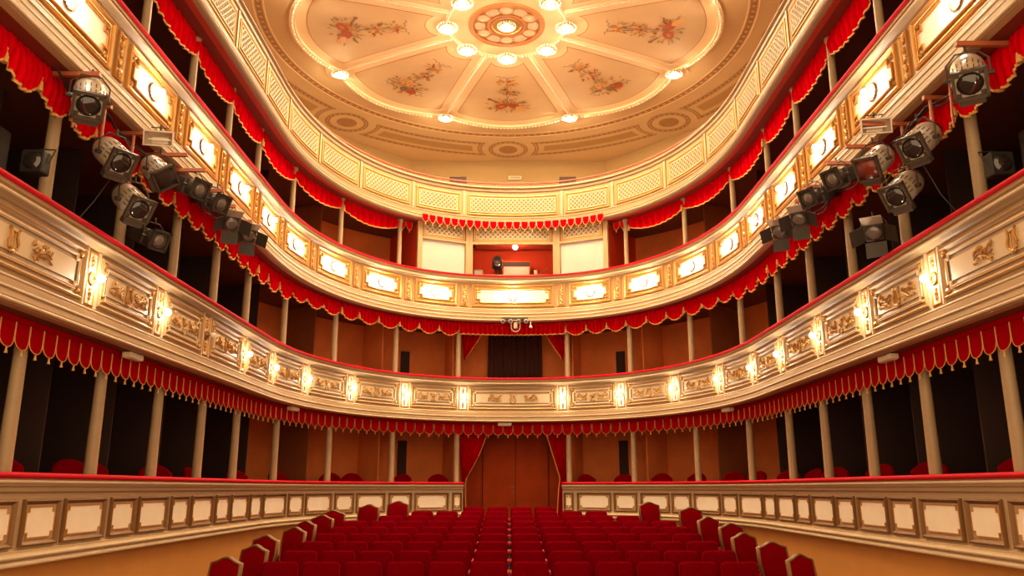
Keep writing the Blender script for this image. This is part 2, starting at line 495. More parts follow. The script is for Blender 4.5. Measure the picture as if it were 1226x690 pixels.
# beads on mouldings
def bead(mb, p, r):
    x, y, z = p
    i = mb.pts([(x-r,y-r,z),(x+r,y-r,z),(x+r,y+r,z),(x-r,y+r,z),(x,y,z-r*1.3)])
    for q in ((0,1,4),(1,2,4),(2,3,4),(3,0,4)): mb.face([i+k for k in q])
mb = MB()
for k in range(300):
    bead(mb, cp(lobe(2 * pi * k / 300), 2 * pi * k / 300, 0.06), 0.032)
for k in range(110):
    bead(mb, cp(1.43, 2 * pi * k / 110, 0.035), 0.025)
SP = [radians(22.5 + 45 * k) for k in range(8)]
for a in SP:
    for q in range(58):
        bead(mb, cp(1.50 + 3.15 * q / 57, a, 0.032), 0.024)
tag(mb.build('bead_ornament', 'bead', CE), kind='stuff')
for a in SP:
    mb = MB(); u = (cos(a), -sin(a))
    rings = []
    for r in (1.48, 2.2, 3.0, 3.8, 4.4, 4.68):
        p = cp(r, a, 0); 
        rings.append([(p[0] + u[0]*w, p[1] + u[1]*w, zd(r) - dz) for w, dz in ((-0.085, 0.002), (-0.06, 0.032), (0.06, 0.032), (0.085, 0.002))])
    mb.loft(rings, False); mb.build('spoke_moulding', 'ceil_light', CE)
mb = MB(); annulus(mb, 1.37, 1.49, 0.035); mb.build('lamp_ring_moulding', 'ceil_light', CE)

def wedge_panel(ac, grow=0.0):
    def margin(r): return asin(min(0.9, (0.30 - grow) / r))
    rows = []
    NA, NR = 16, 8
    for i in range(NA + 1):
        f = -1 + 2 * i / NA
        # inner limit: circle about the lamp
        th = f * (pi / 8 - margin(2.0))
        rin = 1.43 * cos(th) + sqrt(max(0.001, (0.56 - grow) ** 2 - (1.43 * sin(th)) ** 2))
        col_ = []
        for j in range(NR + 1):
            r1 = lobe(f * (pi / 8 - margin(4.5))) - 0.36 + grow
            r = rin + (r1 - rin) * j / NR
            aa = f * (pi / 8 - margin(r))
            col_.append((r, ac + aa))
        rows.append(col_)
    return rows
def bouquet(mb, ac, kind):
    """flat painted spray: ribbons, leaves, flowers and an instrument or mask; (r, b) with b across"""
    lay = [0.014]
    rnd = random.Random(100 + kind)
    def P(r, b): 
        q = cp(r, ac, lay[0]); return (q[0] + cos(ac) * b, q[1] - sin(ac) * b, q[2])
    def shape(m, pts):
        lay[0] += 0.00012; mb.cur = m; i = mb.pts([P(*q) for q in pts]); mb.face(range(i, i + len(pts)))
    def ell(m, r, b, ra, rb, ang=0, n=10):
        shape(m, [(r + ra*cos(t)*cos(ang) - rb*sin(t)*sin(ang), b + ra*cos(t)*sin(ang) + rb*sin(t)*cos(ang)) for t in [2*pi*k/n for k in range(n)]])
    def leaf(m, r, b, L, W, ang):
        ca, sa = cos(ang), sin(ang)
        shape(m, [(r + x*ca - y*sa, b + x*sa + y*ca) for x, y in ((0, 0), (L*0.4, W), (L, 0), (L*0.4, -W))])
    def strip(m, pts, w):
        for (r0, b0), (r1, b1) in zip(pts, pts[1:]):
            l = hypot(r1-r0, b1-b0) + 1e-9; nr, nb = -(b1-b0)/l*w, (r1-r0)/l*w
            shape(m, [(r0+nr, b0+nb), (r1+nr, b1+nb), (r1-nr, b1-nb), (r0-nr, b0-nb)])
    # materials: 0 orange 1 amber 2 red 3 brown 4 green 5 grey 6 skin
    strip(5, [(2.45, -0.03), (2.9, 0.02), (3.3, -0.03), (3.8, 0.02)], 0.012)
    strip(5, [(2.45, 0.03), (2.9, -0.02), (3.3, 0.04), (3.8, -0.03)], 0.012)
    for sg in (-1, 1):
        strip(5, [(2.5, 0), (2.42, 0.08*sg), (2.46, 0.17*sg), (2.38, 0.22*sg), (2.40, 0.32*sg)], 0.014)
        strip(5, [(4.05, 0.42*sg), (4.12, 0.5*sg), (4.0, 0.56*sg), (4.06, 0.66*sg)], 0.016)
    for (r, n, sp) in ((2.72, 20, 0.17), (3.16, 24, 0.21), (3.85, 44, 0.42)):
        for k in range(n):
            a = rnd.uniform(0, 2*pi); q = sqrt(rnd.random()) * sp
            leaf(rnd.choice((4, 4, 1, 3, 1, 6)), r + 0.8*q*cos(a), 1.25*q*sin(a), rnd.uniform(0.09, 0.2), rnd.uniform(0.02, 0.04), a + rnd.uniform(-0.5, 0.5))
        for k in range(n // 4):
            a = rnd.uniform(0, 2*pi); q = sqrt(rnd.random()) * sp * 0.7
            ell(rnd.choice((0, 0, 1, 2)), r + q*cos(a), 1.2*q*sin(a), 0.05, 0.045, 0, 7)
    if kind % 2 == 0:      # lute and drum
        ell(2, 3.92, -0.17, 0.13, 0.20, 0.5); ell(2, 3.88, 0.17, 0.13, 0.18, -0.5)
        ell(6, 4.05, 0.40, 0.10, 0.20, -0.6); strip(3, [(3.7, -0.30), (3.55, -0.5)], 0.03); strip(3, [(3.75, 0.30), (3.68, 0.55)], 0.022)
        ell(3, 3.54, -0.52, 0.06, 0.05); ell(0, 3.93, -0.17, 0.05, 0.08, 0.5)
    else:                  # mask, violin and bow
        ell(6, 3.72, -0.12, 0.17, 0.15); ell(3, 3.70, -0.18, 0.02, 0.03); ell(3, 3.70, -0.06, 0.02, 0.03); ell(3, 3.81, -0.12, 0.03, 0.05)
        strip(3, [(3.90, -0.65), (3.90, 0.55)], 0.013)
        ell(3, 4.03, 0.02, 0.10, 0.15); ell(2, 4.03, 0.26, 0.12, 0.14); strip(3, [(4.0, 0.02), (4.26, 0.06)], 0.018)
    mb.cur = 0
for k in range(8):
    ac = radians(45 * k)
    mb = MB(); rows = wedge_panel(ac, 0.035)
    mb.loft([[cp(r, a, 0.0085) for r, a in c] for c in rows], False); pn = mb.build('panel_border', 'rose_orange', CE)
    mb = MB(); rows = wedge_panel(ac, 0.015)
    mb.loft([[cp(r, a, 0.0115) for r, a in c] for c in rows], False)
    pn = mb.build('ceiling_panel', 'ceil_panel', CE)
    mb = MB(); bouquet(mb, ac, k)
    mb.build('painted_bouquet', ['paint_orange', 'paint_amber', 'paint_red', 'paint_brown', 'paint_green', 'paint_grey', 'paint_skin'], pn)
# centre medallion
mb = MB(); annulus(mb, 0.80, 0.92, 0.05, n=64); annulus(mb, 0.40, 0.47, 0.05, n=48); annulus(mb, 0.345, 0.375, 0.06, n=48)
for k in range(6):
    a = radians(60 * k); q = cp(0.635, a, 0.03)
    mb.torus(0.165, 0.022, 20, 5, None, q)
mb.build('medallion_frame', 'rose_orange', CE)
mb = MB(); mb.loft([[cp(r, 2*pi*k/48, 0.012) for k in range(48)] for r in (0.02, 0.4, 0.9)], True, True)
mb.build('medallion_field', 'ceil_mid', CE)
for k in range(6):
    a = radians(60 * k); q = cp(0.635, a, 0.02)
    mb = MB(); mb.lathe([(0.15, 0.0), (0.15, -0.012), (0.11, -0.02), (0.03, -0.04)], 16, None, q); mb.build('medallion_rosette', 'rose_plaster', CE)
    a = radians(60 * k + 30)
    mb = MB()
    A = [a - 0.24, a - 0.12, a, a + 0.12, a + 0.24]
    mb.loft([[cp(0.51 + (0.04 if i in (0, 4) else 0), t, 0.035) for i, t in enumerate(A)], [cp(0.77 - (0.05 if i in (0, 4) else 0), t, 0.035) for i, t in enumerate(A)]], False)
    mb.build('medallion_cartouche', 'rose_plaster', CE)
# outer painted bands
def guilloche(mb, pts_fn, n, w):
    pass
mb = MB(); annulus(mb, 5.66, 5.80, 0.004); mb.build('painted_band', 'ceil_brown', CE)
mb = MB(); annulus(mb, 5.60, 5.63, 0.006); annulus(mb, 5.83, 5.86, 0.006); mb.build('painted_line', 'ceil_light', CE)
mb = MB()
for k in range(170):
    a = 2 * pi * k / 170; q = cp(5.73, a, 0.007); r = 0.045
    i = mb.pts([(q[0] + r*cos(b), q[1] + r*sin(b), q[2]) for b in [2*pi*t/6 for t in range(6)]]); mb.face(range(i, i + 6))
tag(mb.build('painted_dots', 'ceil_outer', CE), kind='stuff')
dots = MB()
def flat_disc(mb, r, a, rad, dz, n=24):
    q = cp(r, a, dz); i = mb.pts([(q[0] + rad*cos(2*pi*t/n), q[1] + rad*sin(2*pi*t/n), q[2]) for t in range(n)]); mb.face(range(i, i + n))
def flat_ring(mb, r, a, r0, r1, dz, n=40):
    q = cp(r, a, dz)
    mb.loft([[(q[0] + R*cos(2*pi*t/n), q[1] + R*sin(2*pi*t/n), q[2]) for t in range(n)] for R in (r0, r1)], True)
RM = 6.80
for k in range(-2, 3):
    a = radians(45 * k)
    mb = MB(); flat_ring(mb, RM, a, 0.50, 0.64, 0.006); flat_disc(mb, RM, a, 0.30, 0.006); mb.build('painted_rosette', 'ceil_brown', CE)
    q = cp(RM, a, 0.009)
    for t in range(22):
        b = 2*pi*t/22; r = 0.036; c = (q[0] + 0.57*cos(b), q[1] + 0.57*sin(b))
        i = dots.pts([(c[0] + r*cos(e), c[1] + r*sin(e), q[2]) for e in [2*pi*u/5 for u in range(5)]]); dots.face(range(i, i + 5))
for k in range(-3, 3):
    ac = radians(45 * k + 22.5)
    def cart(g):
        r0, r1 = 6.30 + g, 7.28 - g; out = []
        n = 20
        def lim(r): 
            # stay outside a circle round the neighbouring rosette
            R = 0.86 + g; dr = r - RM
            return radians(22.5) - sqrt(max(0.01, R*R - dr*dr)) / r
        lo = [ac - lim(r0) + 2*lim(r0)*i/n for i in range(n + 1)]
        for t in lo: out.append((r0, t))
        for i in range(1, 9):
            r = r0 + (r1 - r0) * i / 9; out.append((r, ac + lim(r)))
        for i in range(n + 1): out.append((r1, ac + lim(r1) - 2*lim(r1)*i/n))
        for i in range(1, 9):
            r = r1 + (r0 - r1) * i / 9; out.append((r, ac - lim(r)))
        return out
    mb = MB(); mb.loft([[cp(r, t, 0.006) for r, t in cart(0.0)], [cp(r, t, 0.006) for r, t in cart(0.13)]], True)
    bd = mb.build('cartouche_border', 'ceil_brown', CE)
    mid = cart(0.065); L = len(mid)
    for i in range(L):
        (r, t), (r2, t2) = mid[i], mid[(i + 1) % L]
        p, p2 = Vector(cp(r, t, 0.009)), Vector(cp(r2, t2, 0.009)); m_ = max(1, int((p2 - p).length / 0.16))
        for j in range(m_):
            c = p.lerp(p2, j / m_); rr = 0.034
            ii = dots.pts([(c.x + rr*cos(e), c.y + rr*sin(e), c.z) for e in [2*pi*u/5 for u in range(5)]]); dots.face(range(ii, ii + 5))
    mb = MB(); pts_ = [cp(r, t, 0.006) for r, t in cart(0.30)]; i = mb.pts(pts_); mb.face(range(i, i + len(pts_)))
    mb.build('cartouche_field', 'ceil_mid', CE)
tag(dots.build('painted_beads', 'ceil_outer', CE), kind='stuff')

# ceiling lamps
def ceiling_lamp(loc, label, sc=1.0, core='lamp_core', group='crystal ceiling lamps'):
    t = thing('ceiling_lamp', label, 'lamp', loc, 0, group)
    mb = MB(); mb.lathe([(0.19*sc, 0.0), (0.20*sc, -0.015), (0.165*sc, -0.045), (0.05*sc, -0.05)], 24); mb.build('rim', 'gold', t)
    mb = MB()
    for k in range(20):
        a = 2*pi*k/20
        mb.blob((0.215*sc*cos(a), 0.215*sc*sin(a), -0.025), (0.026*sc, 0.026*sc, 0.032*sc), 0, 5, 4)
    for k in range(14):
        a = 2*pi*k/14
        mb.blob((0.155*sc*cos(a), 0.155*sc*sin(a), -0.06), (0.018*sc, 0.018*sc, 0.024*sc), 0, 5, 4)
    tag(mb.build('crystals', 'crystal', t), kind='stuff')
    mb = MB(); mb.lathe([(0.085*sc, -0.052), (0.08*sc, -0.058)], 20, None, (0,0,0), True, True); mb.build('diffuser', 'lamp_white', t)
    mb = MB(); mb.blob((0, 0, -0.10*sc), (0.045*sc, 0.045*sc, 0.045*sc), 0, 8, 6); mb.build('bulb', core, t)
    return t
inames = ['nearest the back wall', 'right of it on the ring', 'at the right of the ring', 'right on the stage side of the ring', 'nearest the stage', 'left on the stage side of the ring', 'at the left of the ring', 'left of the rear lamp on the ring']
for k in range(8):
    a = radians(45 * k)
    q = cp(1.43, a, 0.035)
    ceiling_lamp(q, 'crystal ceiling lamp on the inner ring, ' + ['towards the rear wall', 'rear right', 'due right of the rose', 'stage-side right', 'towards the stage', 'stage-side left', 'due left of the rose', 'rear left'][k], 1.12, 'lamp_core_inner')
    a = SP[k]
    q = cp(4.74, a, 0.07)
    ceiling_lamp(q, 'crystal ceiling lamp at the outer end of a spoke, ' + ['rear right of the centre', 'far right towards the rear', 'far right towards the stage', 'stage right of the centre', 'stage left of the centre', 'far left towards the stage', 'far left towards the rear', 'rear left of the centre'][k], 1.0)
    mb = MB(); 
    pp = [(q[0] + (0.36 + 0.04*cos(5*b))*cos(b), q[1] + (0.36 + 0.04*cos(5*b))*sin(b)) for b in [2*pi*t/30 for t in range(30)]]
    mb.loft([[(x, y, zd(hypot(x - ox, y - oy)) - 0.001) for x, y in pp], [(x, y, zd(hypot(x - ox, y - oy)) - 0.018) for x, y in pp]], True, False, True); mb.build('lamp_rose', 'ceil_cream', CE)
ceiling_lamp((cc[0], cc[1], CEIL + 0.235), 'crystal lamp in the middle of the orange ceiling medallion', 1.0, 'lamp_core_inner')

# ------------------------------------------------------------------ ornaments in (s, w, h) local space
def spray(mb, u, v, w, size, flip, seed):
    """gilt foliage with a bird-like end: short stems crowded with small leaves"""
    rnd = random.Random(seed)
    def axis(t): return u + flip*size*(t - 0.5)*1.15, v + size*0.10*sin(t*6.0) + size*0.10*(t - 0.5)
    mb.tube([(axis(k/5)[0], w + 0.008, axis(k/5)[1]) for k in range(6)], 0.010*size/0.3, 4)
    for k in range(20):
        t = (k + 0.5) / 20; x, y = axis(t); sd = 1 if k % 2 else -1
        spread = size * (0.10 + 0.22 * abs(sin(t * 4.2 + 0.4)))
        a = sd * rnd.uniform(0.5, 1.5)
        mb.blob((x + rnd.uniform(-.03, .03)*size, w + 0.012 + rnd.uniform(0, 0.008), y + sd*spread*rnd.uniform(0.4, 1.0)), (rnd.uniform(0.07, 0.14)*size, 0.014, rnd.uniform(0.035, 0.06)*size), a, 5, 4)
    for sg in (-1, 1):
        x, y = axis(0.97)
        mb.torus(0.075*size, 0.022*size, 9, 4, Matrix.Rotation(pi/2, 3, 'X'), (x, w + 0.01, y + sg*0.20*size), 0.3, 4.8)
def lyre(mb, u, v, w, size):
    for sg in (-1, 1):
        mb.tube([(u + sg*x*size, w + 0.012, v + y*size) for x, y in ((0.05, -0.32), (0.20, -0.25), (0.24, -0.1), (0.15, 0.1), (0.17, 0.28), (0.25, 0.36))], 0.05*size, 5)
        mb.tube([(u + sg*0.06*size, w + 0.008, v - 0.3*size), (u + sg*0.06*size, w + 0.008, v + 0.25*size)], 0.02*size, 4)
    mb.tube([(u - 0.2*size, w + 0.01, v + 0.25*size), (u + 0.2*size, w + 0.01, v + 0.25*size)], 0.03*size, 4)
    mb.blob((u, w + 0.01, v - 0.36*size), (0.18*size, 0.018, 0.09*size))
def maskorn(mb, u, v, w, size):
    mb.blob((u, w + 0.012, v + 0.06*size), (0.14*size, 0.022, 0.17*size)); mb.blob((u, w + 0.016, v + 0.02*size), (0.05*size, 0.03, 0.06*size))
    for sg in (-1, 1):
        mb.blob((u + sg*0.13*size, w + 0.01, v + 0.17*size), (0.10*size, 0.018, 0.06*size), sg*0.6)
        mb.blob((u + sg*0.10*size, w + 0.01, v - 0.2*size), (0.12*size, 0.016, 0.05*size), -sg*0.9)
    mb.blob((u, w + 0.01, v - 0.28*size), (0.06*size, 0.018, 0.10*size))
def fmap(mb): return mb.map(lambda s, w, h: F(s, w, h))

def rail(parent, h, s0, s1, name='velvet_rail'):
    mb = MB(); mb.smooth = True
    sweep(mb, [(0.045, h - 0.055), (0.055, h - 0.03), (0.045, h - 0.008), (0.01, h), (-0.22, h - 0.005), (-0.26, h - 0.04), (-0.26, h - 0.055)], s0, s1, True, True)
    return tag(mb.build(name, 'velvet_red', parent), 'red velvet armrest along the top')

# ------------------------------------------------------------------ ground-floor box parapets
NARROW = [2.80, 4.44, 6.18, 8.02, 9.66, 11.29, 12.93, 14.58, 16.25, 17.9]
for sg in (-1, 1):
    bp = thing('box_parapet', 'cream panelled parapet of the ground floor boxes, %s of the door' % SIDE[sg], 'parapet', F(sg * 8, 0, floor_z(14)))
    bp.location = (0, 0, 0)
    def R(a, b): return (a, b) if sg > 0 else (-b, -a)
    mb = MB(); a, b = R(1.20, END)
    prof = [(0.02, 0.085), (0.03, 0.05), (0.02, 0.02), (-0.01, 0.005), (-0.015, -0.03), (-0.05, -0.05), (-0.05, -0.545),
            (-0.02, -0.555), (-0.02, -0.575), (0.012, -0.59), (0.012, -0.625), (-0.005, -0.635), (0.02, -0.66), (0.02, -0.685), (-0.06, -0.69), (-0.30, -0.69), (-0.30, 0.085)]
    sweep(mb, prof, a, b, True, True); mb.build('front', 'cream_grey', bp)
    mb = MB(); mb.smooth = True
    for (w, h, r) in ((0.03, 0.055, 0.022), (0.016, -0.607, 0.02), (0.02, -0.672, 0.014)):
        n = 6
        sweep(mb, [(w - 0.01 + r*cos(2*pi*k/n), h + r*sin(2*pi*k/n)) for k in range(n)], a, b, True, True)
    mb.build('cornice', 'cream_light', bp)
    rail(bp, 0.14, a, b)
    mb = MB(); sweep(mb, [(-0.07, -0.68), (-0.07, -1.95), (-0.2, -1.95), (-0.2, -0.68)], a, b, True, True)
    tag(mb.build('plinth', 'ochre', bp), 'plain ochre wall below the panelling')
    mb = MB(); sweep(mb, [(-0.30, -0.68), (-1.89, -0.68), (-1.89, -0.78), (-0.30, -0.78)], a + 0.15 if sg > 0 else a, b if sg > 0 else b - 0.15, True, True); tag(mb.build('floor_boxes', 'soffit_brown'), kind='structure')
    pan = [(1.225, 1.47)]
    for k, s in enumerate(NARROW):
        prev = 1.48 if k == 0 else NARROW[k-1] + 0.34
        pan.append((prev + 0.075, s - 0.34 - 0.045)); pan.append((s - 0.31, s + 0.31))
    for (p0, p1) in pan:
        q0, q1 = R(p0, p1)
        mb = MB(); ring(mb, q0, q1, -0.525, -0.10, [(0.0, -0.05), (0.0, -0.022), (0.018, -0.012), (0.032, -0.03), (0.05, -0.048)])
        pf = mb.build('panel', 'gold_dark', bp)
        i = 0.075 if p1 - p0 > 0.4 else 0.06
        mb = MB(); plate(mb, q0 + i, q1 - i, -0.525 + 0.075, -0.10 - 0.075, -0.040, 0.045); mb.build('panel_field', 'field_cream', pf)
        mb = MB(); ring(mb, q0 + i - 0.008, q1 - i + 0.008, -0.525 + 0.067, -0.10 - 0.067, [(0, -0.05), (0, -0.036), (0.012, -0.036), (0.012, -0.041)], 0.045); mb.build('panel_line', 'gilt_line', pf)

# ------------------------------------------------------------------ lowest balcony (sconces and gilt trophies)
BL = thing('balcony', 'lowest balcony, cream front with gilt trophies between lit pilasters', 'balcony')
mb = MB()
sweep(mb, [(0.02, 2.63), (0.02, 2.595), (-0.005, 2.585), (-0.005, 2.56), (0.03, 2.55), (0.03, 2.52), (-0.02, 2.505), (-0.06, 2.48), (-0.06, 1.86), (-0.035, 1.845), (-0.035, 1.82),
           (0.0, 1.80), (0.0, 1.725), (0.025, 1.70), (0.035, 1.64), (0.02, 1.60), (0.0, 1.585), (-0.08, 1.58), (-0.10, 1.60), (-2.0, 1.60), (-2.0, 1.76), (-0.3, 1.76), (-0.3, 2.63)], -END, END)
mb.build('front', 'cream', BL)
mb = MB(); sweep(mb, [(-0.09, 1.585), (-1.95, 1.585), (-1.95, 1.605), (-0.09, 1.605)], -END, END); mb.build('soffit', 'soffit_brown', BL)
mb = MB(); mb.smooth = True
for (w, h, r) in ((0.03, 2.535, 0.016), (-0.03, 1.832, 0.014), (0.03, 1.715, 0.014), (0.03, 1.61, 0.018)):
    sweep(mb, [(w + r*cos(2*pi*k/6), h + r*sin(2*pi*k/6)) for k in range(6)], -END, END)
mb.build('cornice', 'cream_light', BL)
rail(BL, 2.685, -END, END)
P1 = [1.24, 2.76, 4.39, 6.09, 7.70, 9.24, 10.93, 12.53, 14.23, 17.0]
def l1_panel(a, b, idx):
    mb = MB()
    ring(mb, a, b, 1.90, 2.44, [(0.0, -0.06), (0.0, -0.03), (0.02, -0.022), (0.035, -0.045), (0.05, -0.055)])
    pn = mb.build('panel', 'cream', BL)
    i = 0.085
    mb = MB(); ring(mb, a + i, b - i, 1.90 + i, 2.44 - i, [(0.0, -0.06), (0.0, -0.035), (0.014, -0.028), (0.03, -0.045)], 0.05); mb.build('panel_moulding', 'cream_light', pn)
    mb = MB(); ring(mb, a + 0.01, b - 0.01, 1.91, 2.43, [(0, -0.028), (0.006, -0.019), (0.013, -0.024)]); ring(mb, a + i - 0.006, b - i + 0.006, 1.90 + i - 0.006, 2.44 - i + 0.006, [(0, -0.04), (0, -0.034), (0.008, -0.034), (0.008, -0.04)], 0.05)
    mb.build('gilt_line', 'gilt_line', pn)
    mb = MB(); plate(mb, a + 0.16, b - 0.16, 2.06, 2.28, -0.045); mb.build('panel_field', 'cream_light', pn)
    for (u, v) in ((a + 0.07, 1.97), (b - 0.07, 1.97), (a + 0.07, 2.37), (b - 0.07, 2.37)):
        mb = MB(); mb.blob((u, -0.045, v), (0.035, 0.03, 0.035), 0.4, 6, 4); fmap(mb).build('corner_rosette', 'gilt_trophy', pn)
    c = (a + b) / 2; big = (b - a) > 1.9
    off = 0.46 if big else min(0.30, (b - a) * 0.25)
    sz = 0.26 if not big else 0.27
    for f in (-1, 1):
        mb = MB(); spray(mb, c + f*off, 2.17, -0.045, sz, -f, idx * 7 + 1); fmap(mb).build('gilt_spray', 'gilt_trophy', pn)
    mb = MB()
    if big or idx % 2 == 0: lyre(mb, c, 2.17, -0.045, 0.30)
    else: maskorn(mb, c, 2.17, -0.045, 0.38)
    fmap(mb).build('gilt_emblem', 'gilt_trophy', pn)
l1_panel(-P1[0] + 0.17, P1[0] - 0.17, 0)
for sg in (-1, 1):
    for k in range(len(P1) - 1):
        a, b = P1[k] + 0.17, P1[k+1] - 0.17
        if sg < 0: a, b = -b, -a
        l1_panel(a, b, k + 1)
    for k, s0 in enumerate(P1):
        s = s0 * sg
        mb = MB(); sbox(mb, s - 0.085, s + 0.085, 1.89, 2.45, -0.07, -0.052); pl = mb.build('pilaster', 'field_cream', BL)
        mb = MB(); ring(mb, s - 0.095, s + 0.095, 1.88, 2.46, [(0, -0.06), (0, -0.042), (0.010, -0.036), (0.020, -0.05)]); mb.build('gilt_frame', 'gold', pl)
        for q in (-1, 1):
            mb = MB(); sbox(mb, s + q*0.132 - 0.014, s + q*0.132 + 0.014, 1.86, 2.48, -0.065, -0.035); mb.build('fillet', 'cream_light', pl)
        for q in (-1, 1):
            mb = MB()
            for (dv, sz) in ((0.12, 0.5), (0.17, 0.6), (0.22, 0.45)):
                mb.blob((s + 0.02*sz, -0.045, 2.17 + q*dv), (0.045*sz, 0.02, 0.026*sz), 0.7, 5, 4); mb.blob((s - 0.02*sz, -0.045, 2.17 + q*dv), (0.045*sz, 0.02, 0.026*sz), -0.7, 5, 4)
            mb.blob((s, -0.045, 2.17 + q*0.165), (0.018, 0.022, 0.085), 0, 5, 4)
            fmap(mb).build('gilt_ornament', 'gold', pl)
        # sconce
        lit = not (sg < 0 and k == 6)
        p = Vector(F(s, -0.05, 2.17))
        lb = ('unlit' if not lit else 'glowing') + ' wall sconce on the lowest balcony, %s pilaster %s of centre' % (ORD[k + 1], SIDE[sg])
        t = thing('wall_sconce', lb, 'lamp', p, 0, 'sconces along the lowest balcony')
        M = frame_at(s, -0.05, 2.17); t.rotation_euler = M.to_euler()
        rx = Matrix.Rotation(pi/2, 3, 'X')
        mb = MB(); mb.torus(0.062, 0.014, 16, 6, rx, (0, -0.012, 0)); mb.lathe([(0.05, 0), (0.05, 0.012), (0.02, 0.03), (0.014, 0.07)], 12, rx, (0, 0, 0)); mb.build('backplate', 'gold_dark', t)
        mb = MB(); mb.blob((0, -0.11, 0), (0.044, 0.044, 0.044), 0, 8, 6); mb.build('bulb', 'bulb_sconce' if lit else 'bulb_off', t)

# ------------------------------------------------------------------ middle balcony (lamps in stepped panels)
BM = thing('balcony', 'middle balcony, cream front with round lamps in gilt stepped panels', 'balcony')
mb = MB()
sweep(mb, [(0.02, 5.29), (0.02, 5.25), (-0.005, 5.24), (-0.005, 5.21), (0.025, 5.20), (0.025, 5.17), (-0.03, 5.15), (-0.06, 5.12), (-0.06, 4.47), (-0.03, 4.455), (-0.03, 4.43), (0.0, 4.41), (0.0, 4.34),
           (0.03, 4.31), (0.03, 4.25), (0.05, 4.22), (0.05, 4.16), (0.02, 4.13), (-0.06, 4.12), (-0.10, 4.14), (-2.0, 4.14), (-2.0, 4.32), (-0.3, 4.32), (-0.3, 5.29)], -END, END)
mb.build('front', 'cream', BM)
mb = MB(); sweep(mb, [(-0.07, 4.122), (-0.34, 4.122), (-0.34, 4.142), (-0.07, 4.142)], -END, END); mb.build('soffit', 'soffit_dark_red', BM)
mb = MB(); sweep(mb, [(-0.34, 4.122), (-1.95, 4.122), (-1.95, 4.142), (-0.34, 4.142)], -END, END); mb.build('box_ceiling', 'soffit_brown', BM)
mb = MB(); mb.smooth = True
for (w, h, r) in ((0.025, 5.185, 0.016), (-0.025, 4.443, 0.012), (0.03, 4.325, 0.014), (0.045, 4.235, 0.014), (0.045, 4.15, 0.016)):
    sweep(mb, [(w + r*cos(2*pi*k/6), h + r*sin(2*pi*k/6)) for k in range(6)], -END, END)
mb.build('cornice', 'cream_light', BM)
rail(BM, 5.345, -END, END)
L2 = [0.0, 2.01, 3.55, 5.22, 6.95, 8.45, 10.06, 11.72, 13.38, 15.34, 17.3]
P2 = [1.24, 2.76, 4.39, 6.09, 7.70, 9.24, 10.90, 12.53, 14.23, 16.40]
def l2_panel(a, b):
    mb = MB(); ring(mb, a, b, 4.51, 5.09, [(0, -0.06), (0, -0.028), (0.018, -0.02), (0.034, -0.04), (0.045, -0.05)]); pn = mb.build('panel', 'gilt_line', BM)
    mb = MB(); ring(mb, a + 0.10, b - 0.10, 4.61, 4.99, [(0, -0.06), (0, -0.032), (0.014, -0.024), (0.028, -0.032), (0.03, -0.05)], 0.085); mb.build('stepped_frame', 'gold', pn)
    mb = MB(); ring(mb, a + 0.055, b - 0.055, 4.565, 5.035, [(0, -0.06), (0, -0.045), (0.014, -0.045), (0.014, -0.06)]); mb.build('gilt_line', 'gilt_line', pn)
    mb = MB(); plate(mb, a + 0.128, b - 0.128, 4.638, 4.962, -0.048, 0.075); mb.build('panel_field', 'field_cream', pn)
    for (u, v) in ((a + 0.115, 4.625), (b - 0.115, 4.625), (a + 0.115, 4.975), (b - 0.115, 4.975)):
        mb = MB(); mb.blob((u, -0.045, v), (0.034, 0.025, 0.034), 0.78, 4, 4); fmap(mb).build('corner_rosette', 'gold', pn)
for i, (a, b) in enumerate([(-P2[0] + 0.2, P2[0] - 0.2)]): l2_panel(a, b)
def wall_lamp(s, lb):
    M = frame_at(s, -0.045, 4.80)
    t = thing('wall_lamp', lb, 'lamp', M.translation, 0, 'round lamps along the middle balcony'); t.rotation_euler = M.to_euler()
    rx = Matrix.Rotation(pi/2, 3, 'X')
    mb = MB(); mb.torus(0.105, 0.013, 24, 6, rx, (0, -0.012, 0))
    for k in range(16):
        a = 2*pi*k/16; mb.blob((0.105*cos(a), -0.024, 0.105*sin(a)), (0.014, 0.01, 0.014), 0, 5, 4)
    mb.build('ring', 'ring_bronze', t)
    mb = MB(); mb.lathe([(0.03, 0.0), (0.03, 0.01), (0.014, 0.02), (0.014, 0.10)], 10, rx); mb.build('lamp_holder', 'cream_light', t)
    mb = MB(); mb.blob((0, -0.115, 0), (0.040, 0.040, 0.040), 0, 8, 6); mb.build('bulb', 'bulb_wall', t)
wall_lamp(0.0, 'round ring lamp in the wide centre panel of the middle balcony')
for sg in (-1, 1):
    for k in range(len(P2) - 1):
        a, b = P2[k] + 0.2, P2[k+1] - 0.2
        if sg < 0: a, b = -b, -a
        l2_panel(a, b)
        wall_lamp(sg * L2[k+1], 'round ring lamp on the middle balcony, %s panel %s of the centre one' % (ORD[k + 1], SIDE[sg]))
    for k, s0 in enumerate(P2):
        s = s0 * sg
        mb = MB(); sbox(mb, s - 0.075, s + 0.075, 4.53, 5.07, -0.07, -0.045); pl = mb.build('pilaster', 'cream', BM)
        mb = MB(); ring(mb, s - 0.095, s + 0.095, 4.51, 5.09, [(0, -0.06), (0, -0.034), (0.014, -0.026), (0.026, -0.045)]); mb.build('gilt_frame', 'gold', pl)
        mb = MB()
        for q in range(9):
            v = 4.57 + 0.46 * q / 8
            mb.blob((s + 0.016*sin(q*1.9), -0.038, v), (0.038, 0.02, 0.026), 0.6 if q % 2 else -0.6, 6, 4)
        fmap(mb).build('gilt_garland', 'gold', pl)

